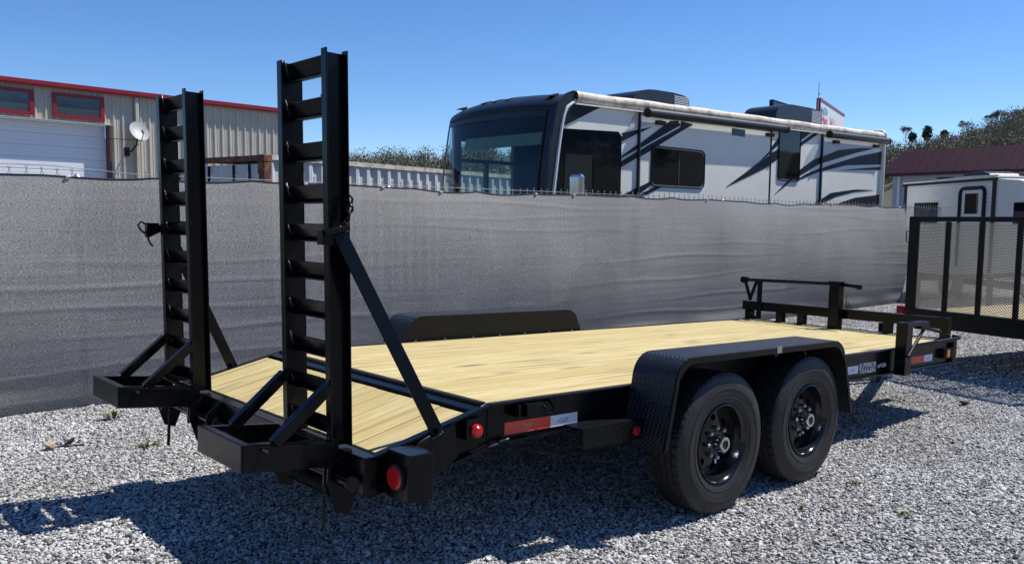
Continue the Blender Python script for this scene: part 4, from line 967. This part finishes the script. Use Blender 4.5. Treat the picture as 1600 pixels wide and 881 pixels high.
# ------------------------------------------------------------------ second trailer with mesh gate
def gate_trailer():
    g0 = pix_z(1416, 487, .6); g1 = pix_z(1600, 515, .6); ang = rad(-104)
    t = empty('utility_trailer', (g0.x, g0.y, 0), (0, 0, ang)); tag(t, 'black utility trailer with an upright expanded metal gate at the right edge', 'trailer')
    P = M['paint_dull']; W = 2.05; L = 5.6
    g = put('gate', MB().box(0, .10, -.03, .03, .60, 1.665).box(W-.1, W, -.03, .03, .60, 1.665).box(.1, W-.1, -.03, .03, 1.61, 1.662).box(.1, W-.1, -.03, .03, .60, .65), P, t, bev=.004)
    for x in (.47, .85, 1.25, 1.62): put('gate_bar', box(x-.022, x+.022, -.028, .012, .652, 1.608), P, g, bev=.003)
    mb = MB(); px, pz = .030, .0155; nx = int((W-.2)/px); nz = int(.96/pz)
    for k in range(nz):
        z = .652+k*pz
        pts = [(.1+px/2*i, z+(pz*.5 if (i+k) % 2 else -pz*.0)) for i in range(2*nx+1)]
        vs = []
        for x, zz in pts: vs += [(x, .015, zz-.0044), (x, .015, zz+.0040), (x, .022, zz+.0056)]
        mb.add(vs, [(3*i, 3*i+3, 3*i+4, 3*i+1) for i in range(2*nx)]+[(3*i+1, 3*i+4, 3*i+5, 3*i+2) for i in range(2*nx)])
    tag(put('expanded_metal', mb, P, g), kind='stuff')
    hd = MB().tube([(-.0, 0, 1.50), (-.05, 0, 1.50), (-.05, 0, 1.38), (0, 0, 1.38)], .006, 6); put('gate_latch', hd, P, g)
    n = 11; bw = (W-.1)/n
    me = box(-bw/2+.002, bw/2-.002, 0, L, -.036, 0).mesh('deck_board', M['wood'])
    for k in range(n):
        # board grain follows local x in the wood material, so boards are turned
        o = link('deck_board', MB().box(0, L, -bw/2+.002, bw/2-.002, -.036, 0).mesh('deck_board', M['wood']) if k == 0 else gate_trailer.me, t, (.05+bw*(k+.5), .06, .62)); gate_trailer.me = o.data
        o.rotation_euler = (0, 0, PI/2)
    put('frame', MB().box(0, W, .032, .058, .45, .60).box(-.02, .045, .06, L, .45, .61).box(W-.045, W+.02, .06, L, .45, .61), P, t)
    for x in (0, W-.05):
        put('side_rail', box(x, x+.05, .1, L, .95, 1.0), P, t)
        for y in (.1, 1.4, 2.7, 4.0, 5.3): put('rail_post', box(x, x+.05, y, y+.05, .611, .949), P, t)
    put('front_rail', box(.051, W-.051, L-.05, L, .95, 1.0), P, t)
    for x, s in ((-.23, -1), (W+.03, 1)):
        f = put('fender', MB()._strip([(3.05, .45), (3.17, .72), (4.55, .72), (4.7, .45)], [(3.05, .455), (3.165, .726), (4.555, .726), (4.705, .455)], 'x', x, x+.2), P, t)
        for y in (3.5, 4.25):
            wl = link('wheel', MB().lathe([(.19, .02), (.3, 0), (.33, .04), (.33, .16), (.3, .2), (.19, .18)], 28).mesh('wheel', M['tyre'], 40), t, (x, y, .33)); wl.rotation_euler = (0, 0, -PI/2); wl.location.x = x
            put('rim', MB().lathe([(.001, .05), (.12, .06), (.19, .03)], 20), M['rim'], wl)
    bx = put('light_box', box(-.13, -.022, .0, .1, .55, .66), M['red_trim'], t, bev=.005)
    put('tail_light', box(-.12, -.03, -.012, -.001, .56, .65), M['dark_red_lens'], bx)
    put('tongue', MB().bar((.4, L, .5), (W/2, L+1.2, .5), .07, .1).bar((W-.4, L, .5), (W/2, L+1.2, .5), .07, .1), P, t)
gate_trailer()

# ------------------------------------------------------------------ gravel, weeds, litter
def gravel():
    sc = bpy.data.collections.new('stone_shapes')
    for k in range(7):
        bm = bmesh.new(); bmesh.ops.create_icosphere(bm, subdivisions=1, radius=1)
        rs = np.random.default_rng(100+k); ax = np.array([1, .62+.3*rs.random(), .42+.25*rs.random()])
        pl = [(lambda v: v/np.linalg.norm(v))(rs.normal(size=3)) for _ in range(9)]; dd = .55+.35*rs.random(9)
        for v in bm.verts:
            p = np.array(v.co)*(1+.12*rs.normal())
            for q, d_ in zip(pl, dd):
                h = p@q
                if h > d_: p = p-q*(h-d_)
            v.co = Vector(p*ax)*.5
        me = bpy.data.meshes.new('stone'); bm.to_mesh(me); bm.free(); me.materials.append(M['stone'])
        sc.objects.link(bpy.data.objects.new('stone', me))
    def field(name, poly, dens, smin, smax, seed, z, label):
        me = bpy.data.meshes.new(name); me.from_pydata([(x, y, z) for x, y in poly], [], [tuple(range(len(poly)))]); me.materials.append(M['stone'])
        o = link(name, me); tag(o, label, 'gravel', kind='stuff')
        ng = bpy.data.node_groups.new(name, 'GeometryNodeTree')
        ng.interface.new_socket('Geometry', in_out='INPUT', socket_type='NodeSocketGeometry'); ng.interface.new_socket('Geometry', in_out='OUTPUT', socket_type='NodeSocketGeometry')
        N = ng.nodes.new; gi = N('NodeGroupInput'); go = N('NodeGroupOutput')
        dp = N('GeometryNodeDistributePointsOnFaces'); dp.inputs['Density'].default_value = dens; dp.inputs['Seed'].default_value = seed
        ip = N('GeometryNodeInstanceOnPoints'); ci = N('GeometryNodeCollectionInfo'); ci.inputs[0].default_value = sc
        ci.inputs['Separate Children'].default_value = True; ci.inputs['Reset Children'].default_value = True; ip.inputs['Pick Instance'].default_value = True
        rv_ = N('FunctionNodeRandomValue'); rv_.data_type = 'FLOAT_VECTOR'; rv_.inputs[0].default_value = (-.5, -.5, 0); rv_.inputs[1].default_value = (.5, .5, 6.283)
        rsz = N('FunctionNodeRandomValue'); rsz.data_type = 'FLOAT'; rsz.inputs[2].default_value = smin; rsz.inputs[3].default_value = smax
        pw = N('ShaderNodeMath'); pw.operation = 'MULTIPLY'
        L = ng.links.new
        L(gi.outputs[0], dp.inputs['Mesh']); L(dp.outputs['Points'], ip.inputs['Points']); L(ci.outputs[0], ip.inputs['Instance'])
        L(rv_.outputs[0], ip.inputs['Rotation']); L(rsz.outputs[1], ip.inputs['Scale']); L(ip.outputs[0], go.inputs[0])
        md = o.modifiers.new('scatter', 'NODES'); md.node_group = ng
    near = [(-4.2, 3.70), (-4.2, -.8), (-.5, -4.2), (3.6, -4.2), (6.0, -2.6), (6.0, 3.70)]
    far = [(6.0, 3.70), (6.0, -2.6), (9, -3.2), (20, -3.2), (20, 3.70)]
    field('gravel', near, 5400, .010, .026, 1, .004, 'crushed grey limestone gravel around and under the flatbed trailer')
    field('gravel', near, 220, .026, .042, 2, .008, 'larger pale stones lying on top of the gravel')
    field('gravel', far, 1500, .018, .042, 3, .004, 'crushed grey limestone gravel toward the utility trailer')
gravel()
def weed(px, py, n, h, spread, label):
    p = pix_z(px, py, 0); mb = MB(); rs = np.random.default_rng(px)
    for _ in range(n):
        a = rs.random()*2*PI; r = spread*rs.random()**.7; b = Vector((r*math.cos(a)*.4, r*math.sin(a)*.4, 0)); hh = h*(.4+.6*rs.random())
        tip = b+Vector((math.cos(a)*r, math.sin(a)*r, hh)); sd = Vector((-math.sin(a), math.cos(a), 0))*(.004+.006*rs.random()); mid = b.lerp(tip, .55)+Vector((0, 0, hh*.2))
        mb.add([b-sd*.5, b+sd*.5, mid+sd, tip, mid-sd], [(0, 1, 2, 3, 4)])
    o = put('weed_tuft', mb, M['weed'], loc=(p.x, p.y, .01)); tag(o, label, 'weed', 'weeds growing through the gravel')
weed(178, 656, 40, .07, .09, 'leafiest green weed tuft, near the foot of the fence at left')
weed(230, 699, 30, .035, .10, 'flat faded weed patch left of the near ramp foot')
weed(1333, 757, 16, .022, .05, 'low yellowish weed just right of the front wheel')
weed(1410, 806, 16, .02, .05, 'lowest weed sprig on the open gravel at right')
weed(1250, 797, 14, .02, .04, 'weed sprig on gravel right of the rear wheel')
weed(1322, 487, 40, .3, .2, 'green weed clump by the fence beyond the front of the flatbed')
def litter():
    for k, (px, py, s, mt, lab) in enumerate(((80, 703, .055, 'leaf_dry', 'curled tan dead leaf on the gravel at left'), (108, 697, .06, 'rubber', 'dark crumpled scrap beside the tan leaf'), (128, 696, .05, 'wall_grey', 'pale crumpled scrap right of the dark one'))):
        p = pix_z(px, py, 0); mb = MB(); vs = []
        for i in range(7):
            for j in range(5):
                u, v = i/6-.5, j/4-.5; wd = max(.05, 1-(2*abs(u))**2.2)
                vs.append((u*s*2, v*s*wd*1.2, s*(.35+.5*abs(v)*2*.5+.25*math.sin(u*9+k))))
        mb.add(vs, [(i*5+j, (i+1)*5+j, (i+1)*5+j+1, i*5+j+1) for i in range(6) for j in range(4)])
        o = put(('dead_leaf', 'scrap', 'scrap')[k], mb, M[mt], loc=(p.x, p.y, .012), smooth=180); o.rotation_euler = (0, 0, .4+k); tag(o, lab, ('leaf', 'scrap', 'scrap')[k])
    p = pix_z(1506, 634, 0); bm = MB(); rs = np.random.default_rng(3)
    me = bpy.data.meshes['stone'].copy(); me.materials.clear(); me.materials.append(M['rubber'])
    o = link('dark_stone', me, None, (p.x, p.y, .03)); o.scale = (.11, .1, .12); tag(o, 'lone dark stone standing up from the gravel at right', 'stone')
litter()
